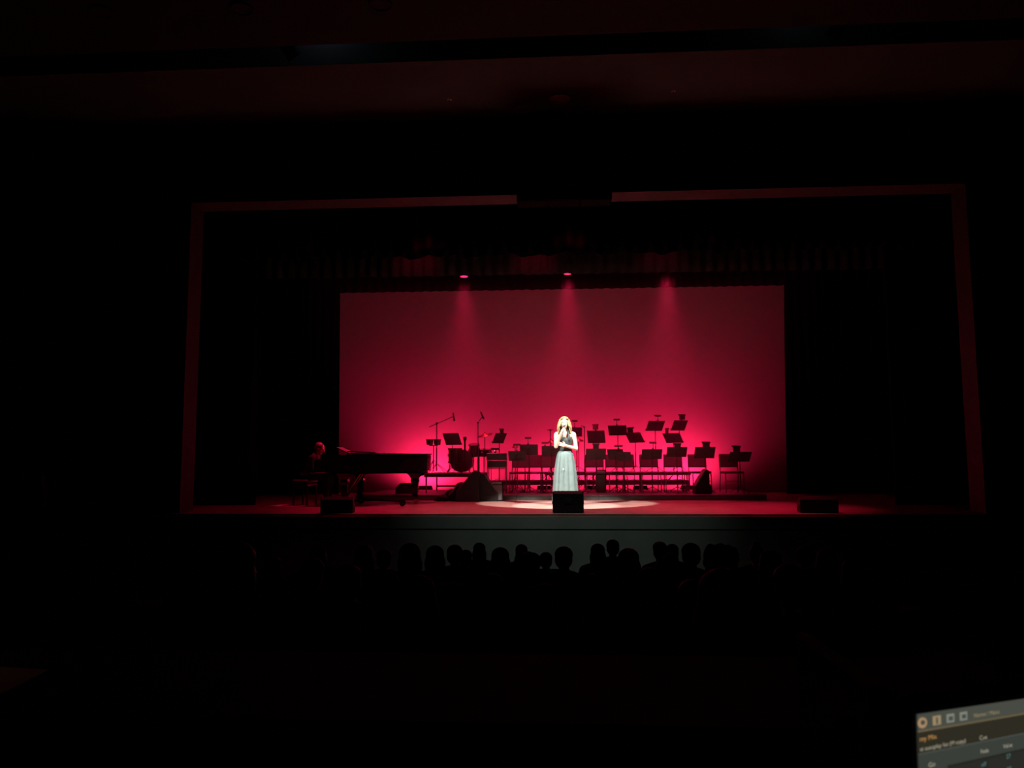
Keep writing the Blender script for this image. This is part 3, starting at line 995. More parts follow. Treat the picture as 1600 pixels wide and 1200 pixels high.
# legs with scroll tops and casters
for (lx, ly) in ((xk + .55, -.56), (xk + .55, .56), (xt - .30, .32)):
    leg = MB()
    leg.ring_loft([[V((lx + a * w_, ly + b * w_, z)) for a, b in ((-1, -1), (1, -1), (1, 1), (-1, 1))] for z, w_ in
                   ((.09, .045), (.14, .05), (.40, .062), (.45, .075), (.50, .07), (.55, .10), (zr0 + .01, .13))])
    lo = leg.build('leg', M_lacq, pn)
    MB().lathe([(.01, -.012), (.045, -.012), (.045, .012), (.01, .012)], (lx + .02, ly, .045), rotm('X', PI / 2), 14).build('caster_wheel', M_gold, lo)
    MB().box((lx, ly, .085), (.05, .06, .04), bev=.008).build('caster_fork', M_gold, lo)
# tail bracket
MB().prism([(-.17, 0), (.20, 0), (.16, -.05), (.06, -.08), (.04, -.13), (-.06, -.13), (-.08, -.06), (-.14, -.03)], .07, rotm('X', PI / 2), (xt - .30, .355, zr0 + .005)).build('scroll_bracket', M_lacq, pn)
# pedal lyre
for s in (-1, 1):
    MB().path([(xk + .42, s * .07, .62), (xk + .42, s * .10, .40), (xk + .42, s * .07, .16)], .018, 8).build('lyre_post', M_lacq, pn)
    MB().tube((xk + .44, s * .09, .18), (xk + .74, s * .10, .62), .009, n=6).build('lyre_brace', M_gold, pn)
MB().box((xk + .42, 0, .135), (.10, .30, .07), bev=.01).build('pedal_box', M_lacq, pn)
for s in (-1, 0, 1):
    MB().box((xk + .33, s * .07, .10), (.14, .035, .012), bev=.004).build('pedal', M_gold, pn)

# three-armed dolly under the piano
dl = thing('piano_dolly', 'low three-armed dolly with wheels under the grand piano', 'dolly', PC)
hubp = V((xk + 1.0, -.05, .10))
MB().lathe([(.07, -.02), (.07, .02)], hubp, None, 14).build('hub', M_black, dl)
for ex, ey in ((xk + .60, -.52), (xk + .60, .46), (W(629, 791, 14.32).x - PC.x, 14.32 - 14.75)):
    e = V((ex, ey, .10))
    MB().tube(hubp, e, .022, n=8).build('arm', M_black, dl)
    MB().box(e, (.07, .05, .07), bev=.01).build('wheel_fork', M_black, dl)
    MB().lathe([(.008, -.014), (.062, -.014), (.066, 0), (.062, .014), (.008, .014)], (ex, ey - .02, .068), rotm('X', PI / 2), 18).build('wheel', M_black, dl)

# bench
bx = W(476, 790, 14.75).x
bn = thing('piano_bench', 'dark piano bench under the pianist', 'bench', (bx, 14.75, ZS))
MB().box((0, 0, .45), (.32, .62, .09), bev=.03).build('cushion', M_black, bn)
MB().box((0, 0, .385), (.30, .60, .05), bev=.006).build('apron', M_black, bn)
for sx in (-1, 1):
    for sy in (-1, 1):
        MB().tube((sx * .13, sy * .27, 0), (sx * .13, sy * .27, .37), .018, .026, n=8).build('leg', M_lacq, bn)


# ---------------------------------------------------------------- people
def hand(mb, wrist, d, n, thumb_side, curl=.5, size=1.0, grip=None):
    """palm and five fingers. d: hand direction, n: palm normal (fingers curl toward n), thumb_side: direction across"""
    d = V(d).normalized()
    n = (V(n) - d * V(n).dot(d)).normalized()
    a = d.cross(n)
    if a.dot(V(thumb_side)) < 0:
        a = -a
    wr = V(wrist)
    s = size
    Mx = Matrix((a, n, d)).transposed()
    mb.ell(wr + d * .045 * s, (.042 * s, .017 * s, .055 * s), Mx, 12, 8)
    for i, (off, L, r) in enumerate(((.031, .068, .0080), (.0105, .076, .0085), (-.0105, .070, .0080), (-.031, .056, .0072))):
        p = wr + (d * .085 + a * off) * s
        dd = d.copy()
        for j, f in enumerate((.42, .33, .25)):
            c = curl * (.7, 1.0, .8)[j]
            ax = d.cross(n).normalized()
            dd = Matrix.Rotation(c if a.dot(d.cross(n)) > 0 else -c, 3, ax) @ dd
            # rotate about the axis that takes d toward n
            q = p + dd * L * f * s
            mb.cap(p, q, r * s * (1 - .08 * j), r * s * (.95 - .1 * j), 8)
            p = q
    p = wr + (d * .025 + a * .036) * s
    t1 = (d * .6 + a * .75 + n * .35).normalized()
    t2 = (d * .9 + a * .15 + n * .55).normalized()
    mb.cap(wr + (d * .015 + a * .022) * s, p + t1 * .022 * s, .014 * s, .011 * s, 8)
    mb.cap(p + t1 * .022 * s, p + t1 * .022 * s + t2 * .03 * s, .010 * s, .0085 * s, 8)


def head_prims(mb, c, s=1.0, M=None):
    M = M or Matrix.Identity(3)
    P = lambda x, y, z: V(c) + M @ (V((x, y, z)) * s)
    mb.ell(P(0, .012, .028), (.074 * s, .094 * s, .088 * s), M)
    mb.ell(P(0, -.022, -.035), (.060 * s, .070 * s, .082 * s), M)
    mb.ell(P(0, -.052, -.088), (.032 * s, .030 * s, .026 * s), M)          # chin
    mb.cap(P(0, -.088, .012), P(0, -.108, -.028), .009 * s, .014 * s, 8)    # nose
    mb.ell(P(0, -.090, -.060), (.022 * s, .010 * s, .010 * s), M, 10, 6)   # lips
    for k in (-1, 1):
        mb.ell(P(.076 * k, .012, -.01), (.010 * s, .022 * s, .032 * s), M, 10, 6)
        mb.ell(P(.030 * k, -.076, .024), (.022 * s, .012 * s, .007 * s), M, 10, 6)   # brow
        mb.ell(P(.034 * k, -.062, -.024), (.024 * s, .018 * s, .024 * s), M, 10, 6)  # cheek
    mb.cap(P(0, .018, -.06), P(0, .028, -.165), .050 * s, .054 * s)


def eyes(parent, c, s=1.0, M=None):
    M = M or Matrix.Identity(3)
    me_ = mat('eye', (.10, .07, .05), .2, var=0)
    for k in (-1, 1):
        MB().ell(V(c) + M @ (V((.030 * k, -.083, .004)) * s), (.011 * s, .006 * s, .006 * s), M, 10, 6).build('eye', me_, parent, True)


# ---- the singer
sg = thing('person', 'singer in a long grey-teal pleated dress holding a microphone in white spotlight', 'person', SING)
b = MB()
HC = V((-.01, -.01, 1.555))
head_prims(b, HC, .97)
b.ell((0, 0, 1.30), (.165, .085, .07)); b.ell((0, .0, 1.24), (.135, .090, .12))
b.ell((0, 0, 1.08), (.112, .082, .14)); b.ell((0, 0, .92), (.135, .095, .12))
for k in (-1, 1):
    b.ell((.058 * k, -.065, 1.215), (.058, .048, .055))
    b.cap((.04 * k, .01, 1.39), (.16 * k, .0, 1.335), .038, .046)
    b.cap((.085 * k, 0, .90), (.095 * k, -.01, .50), .080, .055)
    b.cap((.095 * k, -.01, .50), (.095 * k, .01, .11), .052, .036)
    b.cap((.095 * k, .02, .09), (.10 * k, -.12, .035), .036, .028)
# image-left arm: elbow down, forearm up to the mouth
b.cap((-.165, 0, 1.325), (-.175, -.07, 1.10), .046, .037)
b.cap((-.175, -.07, 1.10), (-.075, -.19, 1.345), .037, .026)
hand(b, (-.075, -.19, 1.345), (.35, -.02, .94), (.85, .35, -.3), (.2, .9, .2), .85, .95)
# image-right arm: folded across the waist
b.cap((.165, 0, 1.325), (.205, -.045, 1.06), .046, .038)
b.cap((.205, -.045, 1.06), (.0, -.175, 1.115), .038, .027)
hand(b, (.0, -.175, 1.115), (-.93, -.05, .30), (-.1, .95, .1), (.1, .0, 1), .35, .95)
blob(b, 'body', M_skin, .0046, sg, 3)
eyes(sg, HC, .97)
MB().ell(HC + V((0, -.094, -.058)), (.020, .008, .006), None, 10, 6).build('lips', mat('lips', (.45, .10, .09), .4), sg, True)
# bodice: snug shell from the waist to the bust with two halter straps
bo = MB()
rings = []
for z, rx, ry, y0 in ((.985, .125, .100, 0), (1.06, .124, .098, 0), (1.13, .136, .110, -.005), (1.20, .148, .128, -.012), (1.25, .146, .122, -.010), (1.275, .138, .108, -.004)):
    rings.append([V((rx * math.cos(a), y0 + ry * math.sin(a) * (1.0 if math.sin(a) < 0 else .88), z)) for a in (2 * PI * k / 40 for k in range(40))])
bo.ring_loft(rings)
bodice = bo.build('bodice', M_bodice, sg, True)
for k in (-1, 1):
    pts = [(.074 * k, -.112, 1.19), (.073 * k, -.114, 1.235), (.068 * k, -.100, 1.30), (.056 * k, -.072, 1.36), (.050 * k, -.030, 1.415), (.030 * k, .045, 1.43)]
    MB().path(pts, [.014, .034, .028, .021, .016, .012], 10).build('halter_strap', M_bodice, bodice, True)
# pleated skirt
sk = MB()
rings = []
NP = 11
for i in range(19):
    t_ = i / 18
    z = 1.01 - t_ * .985
    R0 = .132 + .115 * (t_ ** .6)
    RY = .108 + .100 * (t_ ** .6)
    ring = []
    for k in range(NP * 8):
        a = 2 * PI * k / (NP * 8)
        ph = a * NP + .8 * math.sin(a * 3) + .3 * t_
        pl = (abs(math.sin(ph / 2)) ** .5 - .6) * .042 * min(1, t_ * 3 + .05)
        hem = .006 * math.sin(a * 7) if i == 18 else 0
        ring.append(V(((R0 + pl) * math.cos(a), (RY + pl) * math.sin(a) - .004, z + hem)))
    rings.append(ring)
sk.ring_loft(rings)
skirt = sk.build('skirt', M_dress, sg, True)
MB().lathe([(.118, -.02), (.134, -.018), (.134, .018), (.118, .02)], (0, 0, 1.0), Matrix.Diagonal((1, .80, 1)).to_3x3(), 32).build('waistband', M_bodice, skirt)
MB().ell((-.04, -.205, .675), (.012, .008, .014), None, 8, 6).build('ornament', mat('crystal', (.9, .9, .9), .1, var=0), skirt)
for k in (-1, 1):
    MB().ell((.10 * k, -.13, .028), (.035, .075, .028)).build('shoe', M_shoe, sg, True)
# hair
hb = MB()
hb.ell(HC + V((0, .035, .045)), (.088, .092, .085)); hb.ell(HC + V((0, .055, -.02)), (.085, .07, .11))
hb.ell(HC + V((0, .06, -.14)), (.095, .05, .12))
hb.ell(HC + V((-.035, -.045, .082)), (.034, .036, .028)); hb.ell(HC + V((.045, -.045, .080)), (.030, .036, .030))
random.seed(3)
for k in (-1, 1):
    for j in range(7):
        y0 = -.055 + .02 * j
        pts = []
        for i in range(9):
            f = i / 8
            x = k * (.052 + .040 * math.sin(min(1, f * 1.6) * PI / 2) + .028 * f + .013 * math.sin(f * 11 + j * 1.7))
            y = y0 + .015 * math.sin(f * 9 + j) + (.02 if f < .25 else .0)
            z = .085 - f * (.285 + .02 * math.sin(j * 2.3))
            pts.append(HC + V((x, y, z)))
        hb.path(pts, [.020, .024, .024, .023, .024, .023, .021, .018, .010], 8)
blob(hb, 'hair', M_hair, .007, sg, 2)
mic = thing('handheld_microphone', 'silver handheld microphone at the singer\'s mouth', 'microphone', SING + V((-.038, -.168, 1.425)))
md = V((.16, .10, .5)).normalized()
q = md.to_track_quat('Z', 'Y').to_matrix()
MB().lathe([(.011, -.11), (.013, -.05), (.016, .04), (.017, .05)], (0, 0, 0), q, 12).build('body', M_metal, mic)
MB().lathe([(.017, .05), (.025, .062), (.026, .08), (.020, .098), (.008, .104)], (0, 0, 0), q, 14).build('grille', M_metal, mic, True)


# ---- seated figures
def seated_body(vox, arms='lap', lean=0.0, hs=1.0):
    """facing -Y, seat plane z .45; returns parts as mesh builders"""
    Rl = rotm('X', lean)                   # positive leans forward (toward -Y)
    P = lambda x, y, z: Rl @ V((x, y, z - .55)) + V((0, 0, .55))
    sk_, top, tr = MB(), MB(), MB()
    HC_ = P(0, -.015, 1.155)
    head_prims(sk_, HC_, hs, Rl)
    sk_.cap(P(0, 0, .60), P(0, 0, .98), .10, .09)
    for k in (-1, 1):
        sk_.cap(P(.05 * k, .0, 1.0), P(.16 * k, 0, .955), .035, .040)
    for k in (-1, 1):
        sh_ = P(.175 * k, .0, .945)
        if arms == 'lap':
            el, wr = P(.225 * k, -.05, .69), V((.12 * k, -.27, .62))
            hd, hn = (-.35 * k, -.9, -.1), (0, 0, -1)
        else:
            el, wr = P(.21 * k, -.13, .72), V((.14 * k, -.40, .72))
            hd, hn = (0, -1, -.12), (0, 0, -1)
        sk_.cap(sh_, el, .040, .034); sk_.cap(el, wr, .033, .024)
        hand(sk_, wr, hd, hn, (-k, 0, 0), .35, 1.0)
        top.cap(sh_, el, .062, .052); top.cap(el, el.lerp(wr, .88), .050, .040)
        top.cap(P(.05 * k, .0, .995), sh_, .058, .066)
        hip, kn, an = V((.095 * k, .0, .555)), V((.115 * k, -.44, .53)), V((.115 * k, -.42, .09))
        sk_.cap(hip, kn, .07, .05); sk_.cap(kn, an, .05, .038); sk_.cap(an, (.12 * k, -.55, .04), .036, .030)
        tr.cap(hip, kn, .092, .070); tr.cap(kn, an, .068, .052)
    top.ell(P(0, .0, .87), (.185, .118, .15)); top.ell(P(0, .0, .72), (.165, .118, .17)); top.ell(P(0, 0, .60), (.175, .13, .10))
    tr.ell((0, .02, .55), (.185, .14, .10))
    return sk_, top, tr, HC_, Rl


def seated(name, label, loc, rz, arms, lean, topm, vox=.012):
    t = thing(name, label, 'person', loc, rz)
    s_, tp, tr, hc, Rl = seated_body(vox, arms, lean)
    blob(s_, 'body', M_skin, vox * .7, t, 2)
    blob(tp, 'jacket', topm, vox, t, 3)
    blob(tr, 'trousers', M_denim, vox, t, 3)
    for k in (-1, 1):
        MB().box((.12 * k, -.50, .035), (.09, .25, .07), bev=.025).build('shoe', M_shoe, t)
    return t, hc, Rl


def hair_blob(style, hc, Rl, m, parent):
    h = MB()
    P = lambda x, y, z: V(hc) + Rl @ V((x, y, z))
    h.ell(P(0, .030, .045), (.092, .096, .082), Rl)
    h.ell(P(0, .050, -.005), (.089, .074, .092), Rl)
    if style == 'bob':
        h.ell(P(0, .045, -.05), (.105, .075, .12), Rl); h.ell(P(-.07, .01, -.06), (.035, .05, .09), Rl); h.ell(P(.07, .01, -.06), (.035, .05, .09), Rl)
    elif style == 'long':
        h.ell(P(0, .05, -.06), (.11, .075, .13), Rl); h.ell(P(0, .085, -.20), (.12, .055, .15), Rl); h.ell(P(0, .09, -.32), (.10, .045, .10), Rl)
    elif style == 'bun':
        h.ell(P(0, .05, .14), (.048, .048, .042), Rl)
    elif style == 'curly':
        h.ell(P(0, .035, .02), (.098, .092, .105), Rl)
        random.seed(11)
        for i in range(120):
            a, z = random.uniform(0, 2 * PI), random.uniform(-.09, .12)
            rr = .104 * math.sqrt(max(0, 1 - ((z - .02) / .14) ** 2))
            x, y = rr * math.cos(a), rr * math.sin(a) + .035
            if y < -.04 and z < .06:
                continue
            h.ell(P(x, y, z), (.024, .024, .022), Rl, 8, 6)
    elif style == 'cap':
        h.ell(P(0, .0, .07), (.088, .105, .062), Rl); h.ell(P(0, -.11, .05), (.07, .06, .012), Rl)
    return blob(h, 'hair' if style != 'cap' else 'cap', m, .012, parent, 2 if style == 'curly' else 4)


pt_, hc, Rl = seated('person', 'pianist in dark clothes bent over the keys, hair lit red', (bx + .04, 14.75, ZS + .035), PI / 2, 'keys', .40, M_cloth[1], .010)
pt_.scale = (.95, .95, .95)
hair_blob('short', hc, Rl, mat('grey_brown_hair', (.16, .10, .07), .4, var=.4, scale=90, bump=.4, strand=.15), pt_)
eyes(pt_, hc, 1.0, Rl)

# ---------------------------------------------------------------- audience
def make_seat():
    t = thing('theatre_seat', 'seat', 'seat')
    MB().box((0, -.02, .40), (.46, .44, .10), bev=.03).build('seat_pad', M_seat, t)
    MB().box((0, .225, .66), (.46, .08, .52), M=rotm('X', -.12), bev=.03).build('backrest', M_seat, t)
    for s in (-1, 1):
        MB().box((s * .262, -.02, .62), (.05, .40, .03), bev=.01).build('armrest', M_wood, t)
        MB().box((s * .262, .03, .305), (.03, .30, .61), bev=.008).build('side_frame', M_black, t)
    return t


STY = ['short', 'bob', 'long', 'bun', 'curly', 'cap']
DESC = {'short': 'short hair', 'bob': 'a full bob', 'long': 'long loose hair', 'bun': 'hair in a top bun', 'curly': 'thick curly hair', 'cap': 'a peaked cap'}
HTOP = {'short': 1.285, 'bob': 1.285, 'long': 1.285, 'bun': 1.335, 'curly': 1.31, 'cap': 1.285}
# (head x, head top y, row index, hair style)
SIL = [(498, 849, 2, 'bob'), (569, 849.5, 3, 'bob'), (601, 857, 3, 'short'), (641, 847, 3, 'bob'), (680, 851, 4, 'bob'), (711, 850, 3, 'short'), (728, 858, 2, 'short'),
       (749, 847, 1, 'bob'), (782, 854, 1, 'bob'), (815, 849.5, 0, 'short'), (824, 858, 4, 'curly'), (853, 866, 1, 'short'), (881, 852.5, 4, 'short'),
       (934, 848.5, 1, 'bob'), (957, 842, 1, 'short'), (982, 855, 4, 'bob'), (1031, 846.5, 1, 'cap'), (1050, 849, 1, 'short'), (1079, 847, 3, 'short'),
       (1125, 844.5, 5, 'curly'), (1181, 845, 1, 'bun'), (1203, 858, 4, 'bob'), (1256, 852, 2, 'short'), (1290, 856, 3, 'bob')]
NEAR = [(372, 843, 7, 'long', 'large dark head at far left with long hair catching faint light'),
        (330, 868, 5, 'short', 'dim head partly behind the large long-haired head at left'),
        (428, 868, 3, 'bob', 'dim head between the long-haired head and the piano monitor'),
        (490, 870, 5, 'short', 'dim head below the piano monitor in a nearer row'),
        (545, 880, 4, 'short', 'dim head low at left of the silhouetted row'),
        (608, 899, 6, 'short', 'dim rounded head with a red rim below the left silhouettes'),
        (654, 896, 5, 'bob', 'dim head between the two red-rimmed heads'),
        (704, 913, 7, 'curly', 'curly head with a red rim, nearest below the silhouetted row'),
        (770, 905, 5, 'bob', 'dim head in a nearer row, below the spotlight pool left side'),
        (850, 910, 6, 'short', 'dim head in a nearer row below the singer'),
        (925, 905, 5, 'bob', 'dim head in a nearer row right below the singer'),
        (1015, 885, 4, 'short', 'dim head in the gap right of the singer'),
        (1048, 862, 3, 'bob', 'dim head in front of the capped head'),
        (1085, 902, 6, 'bob', 'dim head with a faint rim, nearer row right of centre'),
        (1130, 884, 5, 'long', 'long-haired dim head right of the faint-rimmed head'),
        (1230, 880, 4, 'short', 'dim head near the right end of the audience'),
        (1330, 872, 4, 'bob', 'rightmost dim head below the right monitor')]
ORD = ['first', 'second', 'third', 'fourth', 'fifth', 'sixth', 'seventh', 'eighth', 'ninth', 'tenth', 'eleventh', 'twelfth', 'thirteenth', 'fourteenth', 'fifteenth', 'sixteenth',
       'seventeenth', 'eighteenth', 'nineteenth', 'twentieth', 'twenty-first', 'twenty-second', 'twenty-third', 'twenty-fourth']
PROTO = {}
seat0 = None
entries = [(x, y, r, s, 'audience member with %s, %s silhouetted head from left at stage front' % (DESC[s], ORD[i])) for i, (x, y, r, s) in enumerate(SIL)]
entries += [(x, y, r, s, 'audience ' + l) for x, y, r, s, l in NEAR]
base_p = None
used = {}
placed = []
for (px, py, r, sty, lab) in sorted(entries[:len(SIL)]) + sorted(entries[len(SIL):]):
    best = None
    for rr in sorted(range(0, 9), key=lambda q: (abs(q - r), q)):
        D = rows_D[rr]
        x = W(px, py, D).x
        sc = (W(px, py, D).z - house_z(D - .1)) / HTOP[sty]
        if all(abs(x - u) > .53 for u in used.get(rr, [])) and .80 < sc < 1.17:
            best = rr
            break
    if best is None:
        print('NO SEAT', px, py)
        continue
    used.setdefault(best, []).append(x)
    placed.append((px, py, best, sty, lab))
entries = placed
for i, (px, py, r, sty, lab) in enumerate(entries):
    D = rows_D[r]
    top = W(px, py, D)
    zf = house_z(D - .1)
    sc = min(1.14, max(.84, (top.z - zf) / HTOP[sty]))
    key = (sty, i % 3)
    if key not in PROTO:
        if base_p is None:
            t, hc, Rl = seated('person', 'x', (0, 0, 0), PI, 'lap', .0, M_cloth[1], .016)
            base_p = (t, hc, Rl)
            PROTO[key] = t
            hair_blob(sty, hc, Rl, M_hairs[i % 3], t)
        else:
            t0, hc, Rl = base_p
            t = t0.copy(); COL.objects.link(t)
            for ch in list(t0.children):
                if ch.name.split('.')[0] in ('hair', 'cap'):
                    continue
                c = ch.copy(); COL.objects.link(c); c.parent = t
                if c.name.startswith('jacket'):
                    c.data = c.data.copy(); c.data.materials.clear(); c.data.materials.append(M_cloth[i % 3])
            PROTO[key] = t
            hair_blob(sty, hc, Rl, M_hairs[i % 3], t)
        p = t
    else:
        p = copy_tree(PROTO[key])
    p.location = (top.x, D, zf)
    p.rotation_euler = (0, 0, PI + random.uniform(-.15, .15))
    p.scale = (sc, sc, sc)
    tag(p, lab, 'person', 'seated audience')
    if seat0 is None:
        seat0 = make_seat(); s_ = seat0
    else:
        s_ = copy_tree(seat0)
    s_.location = (top.x, D - .0, zf)
    s_.rotation_euler = (0, 0, PI)
    sl = lab.split(', ', 1)[1] if 'silhouetted head from' in lab else lab.replace('audience ', '', 1)
    tag(s_, 'theatre seat of the ' + sl, 'seat', 'occupied theatre seats')

# ---------------------------------------------------------------- fittings of the house
# loudspeaker cluster hung before the header
a, bq = W(808, 320, 12.2), W(955, 284, 12.2)
t = thing('speaker_cluster', 'black loudspeaker cluster hung before the middle of the proscenium header', 'loudspeaker', ((a.x + bq.x) / 2, 12.2, a.z))
wc, hc_ = bq.x - a.x, bq.z - a.z
for k in range(3):
    c = MB().box(((k - 1) * wc / 3, 0, hc_ / 2), (wc / 3 - .006, .36, hc_), bev=.02).build('cabinet', M_velvet, t)
    MB().box(((k - 1) * wc / 3, -.184, hc_ / 2), (wc / 3 - .07, .012, hc_ - .07), bev=.004).build('grille', M_velvet, c)
for s in (-1, 1):
    MB().tube((s * wc * .35, 0, hc_ - .01), (s * wc * .35, 0, zceil - a.z + .01), .012, n=6).build('hanging_rod', M_black, t)

for px, py, zc, word, r in ((875, 153, zceil, 'above the singer near the proscenium', .16), (595, 6, z2, 'at the top edge left of centre', .14), (378, 13, z2, 'at the top left beside the other', .14), (160, 17, z2, 'at the far top left corner', .14)):
    c = WZ(px, py, zc)
    t = thing('ceiling_downlight', 'unlit round ceiling downlight ' + word, 'ceiling light', (c.x, c.y, zc), group='unlit ceiling downlights')
    on1 = abs(zc - zceil) < .01
    MB().lathe([(r * .78, .0), (r, -.004), (r, -.022), (r * .86, -.026), (r * .78, -.010)], n=28).build('trim_ring', M_head if on1 else M_ceild, t)
    MB().lathe([(.001, -.004), (r * .78, -.004), (r * .78, -.001), (.001, -.001)], n=28).build('lens', M_head if on1 else M_ceild, t)
for px, py, word in ((702, 155.5, 'left'), (1052, 142.5, 'right')):
    c = WZ(px, py, zceil)
    t = thing('ceiling_sprinkler', 'tiny ceiling sprinkler %s of the round downlight' % word, 'sprinkler', (c.x, c.y, zceil), group='ceiling sprinklers')
    MB().lathe([(.035, 0), (.04, -.006), (.02, -.012)], n=14).build('escutcheon', M_paper, t)
    MB().tube((0, 0, -.01), (0, 0, -.05), .01, n=8).build('nozzle', M_metal, t)

# pale panel on the left pier and the ramp parapet beside it
a, bq = W(97, 788, D_PRO), W(142, 728, D_PRO)
t = thing('wall_panel', 'dim rectangular panel on the dark wall left of the stage', 'wall panel', ((a.x + bq.x) / 2, D_PRO - .02, a.z))
MB().box((0, 0, (bq.z - a.z) / 2), (bq.x - a.x, .03, bq.z - a.z), bev=.004).build('board', M_ceil, t)
for s in (-1, 1):
    MB().box((s * (bq.x - a.x) / 2, -.012, (bq.z - a.z) / 2), (.02, .02, bq.z - a.z + .02)).build('frame_side', M_wood, t)
Q = [W(x, y, 11.6) for x, y in ((14, 812), (14, 783), (72, 742), (75, 790))]
o = V((Q[0].x, 11.6, Q[0].z))
pp = MB().prism([(q.x - o.x, q.z - o.z) for q in Q], .12, rotm('X', PI / 2))
para = pp.build('ramp_parapet', M_ceil, loc=o)
tag(para, 'faint slanting parapet wall beside the left wall panel', 'parapet')
# parapet runs down to the floor
MB().box(((Q[0].x + Q[3].x) / 2 - o.x, -.06, -o.z / 2 - .02), (Q[3].x - Q[0].x, .10, o.z - .04)).build('base_wall', M_wall, para)

# ---------------------------------------------------------------- the booth in the foreground
ZLED = EZ - .33
t = thing('booth_wall', 'dark control booth wall with a flat ledge in the foreground', 'booth wall', (.0, 1.18, house_z(1.2)))
MB().box((0, .04, (ZLED - .03 - house_z(1.2)) / 2), (7, .10, ZLED - .03 - house_z(1.2))).build('panel', M_ceild, t)
MB().box((0, 0, ZLED - .015 - house_z(1.2)), (7, .36, .03), bev=.006).build('ledge', M_ceild, t)
Pq = [WZ(x, y, ZLED + .002) for x, y in ((-60, 1040), (76, 1048), (-60, 1117))]
e1, e2 = Pq[0] - Pq[1], Pq[2] - Pq[1]
e1 = e1.normalized() * .21; e2 = (e2 - e1.normalized() * e2.dot(e1.normalized())).normalized() * .297 if False else e2.normalized() * .24
c0_ = Pq[1]
pg = MB().ring_loft([[V((0, 0, 0)), e1, e1 + e2, e2], [V((0, 0, .0015)), e1 + V((0, 0, .0015)), e1 + e2 + V((0, 0, .0015)), e2 + V((0, 0, .0015))]])
tag(pg.build('paper_sheet', M_paper, loc=c0_), 'dim sheet of paper on the booth ledge at lower left corner', 'paper')
# unseen desk lamp added left of the frame to light the sheet
lp = V((c0_.x - .34, c0_.y + .02, ZLED))
t = thing('added_lamp', 'added gooseneck lamp on the booth ledge, out of view left of the sheet', 'lamp', lp)
MB().lathe([(.05, 0), (.05, .012), (.02, .02)], n=18).build('base', M_black, t)
MB().path([(0, 0, .015), (0, 0, .10), (.01, 0, .16), (.04, 0, .19), (.07, 0, .185)], .005, 8).build('gooseneck', M_black, t)
MB().lathe([(.012, .02), (.032, -.02), (.030, -.02), (.010, .016)], (.085, 0, .175), rotm('Y', -.25), 16).build('lamp_shade', M_black, t)
lamp('added_lamp_light', 'SPOT', None, lp + V((.09, 0, .155)), lp + V((.20, 0, 0)), .012, (1, .45, .28), 110, .8, .012)

# counter, laptop
ZC = EZ - .47
t = thing('booth_counter', 'dark booth counter carrying the laptop', 'counter', (0, .62, house_z(.6)))
MB().box((.2, .0, ZC - .02 - house_z(.6)), (3.2, .56, .04), bev=.006).build('top', M_ceild, t)
for x in (-1.2, 1.6):
    MB().box((x, 0, (ZC - .04 - house_z(.6)) / 2), (.05, .5, ZC - .04 - house_z(.6))).build('support', M_ceild, t)

TL = W(1432, 1116, .62)
az = math.radians(52)
eu = V((math.sin(az), math.cos(az), 0))           # along the top edge, to the right
back = math.radians(2)
nrm = V((eu.y, -eu.x, 0))                          # horizontal normal, toward the viewer
if nrm.y > 0:
    nrm = -nrm
ev = V((0, 0, -1)) * math.cos(back) + nrm * math.sin(back)   # down the screen
ro = math.radians(-6)                              # the machine sits slightly askew
KU = 1.68
eu, ev = eu * math.cos(ro) - ev * math.sin(ro), ev * math.cos(ro) + eu * math.sin(ro)
ew = eu.cross(ev)
if ew.dot(nrm) < 0:
    ew = -ew
SW, SH = .33, .206
Ms = Matrix((eu, -ev, ew)).transposed()            # local x right, y up, z toward the viewer
hinge = TL + eu * (SW / 2) + ev * (SH + .012)
hz_ = max(hinge.z, ZC + .02)
lap = thing('laptop', 'open laptop at lower right with a dark list window on screen', 'laptop', (hinge.x, hinge.y, ZC))
LO = V((hinge.x, hinge.y, ZC))


def SP(u, v, w=0.0):
    return TL + eu * u + ev * v + ew * w - LO


lid_c = SP(SW / 2, SH / 2, -.006)
MB().box(lid_c, (SW + .018, SH + .024, .008), M=Ms, bev=.003).build('lid', M_black, lap)
bz = MB().box(SP(SW / 2, SH / 2, -.0015), (SW + .014, SH + .018, .002), M=Ms).build('bezel', M_black, lap)
scr = MB().box(SP(SW / 2, SH / 2, .0), (SW, SH, .001), M=Ms).build('screen', mat('screen_cells', (0, 0, 0), emit=(.019, .020, .016), estr=1), lap)


def em(name, c, k=1.0):
    lin = [((x / 255 + .055) / 1.055) ** 2.4 if x > 10 else x / 255 / 12.92 for x in c]
    return mat('screen_' + name, (0, 0, 0), emit=lin, estr=k)


def patch(name, u0, u1, v0, v1, m, w=.0008, parent=scr):
    return MB().box(SP((u0 + u1) / 2 * KU, (v0 + v1) / 2, w), ((u1 - u0) * KU, v1 - v0, .0004), M=Ms).build(name, m, parent)


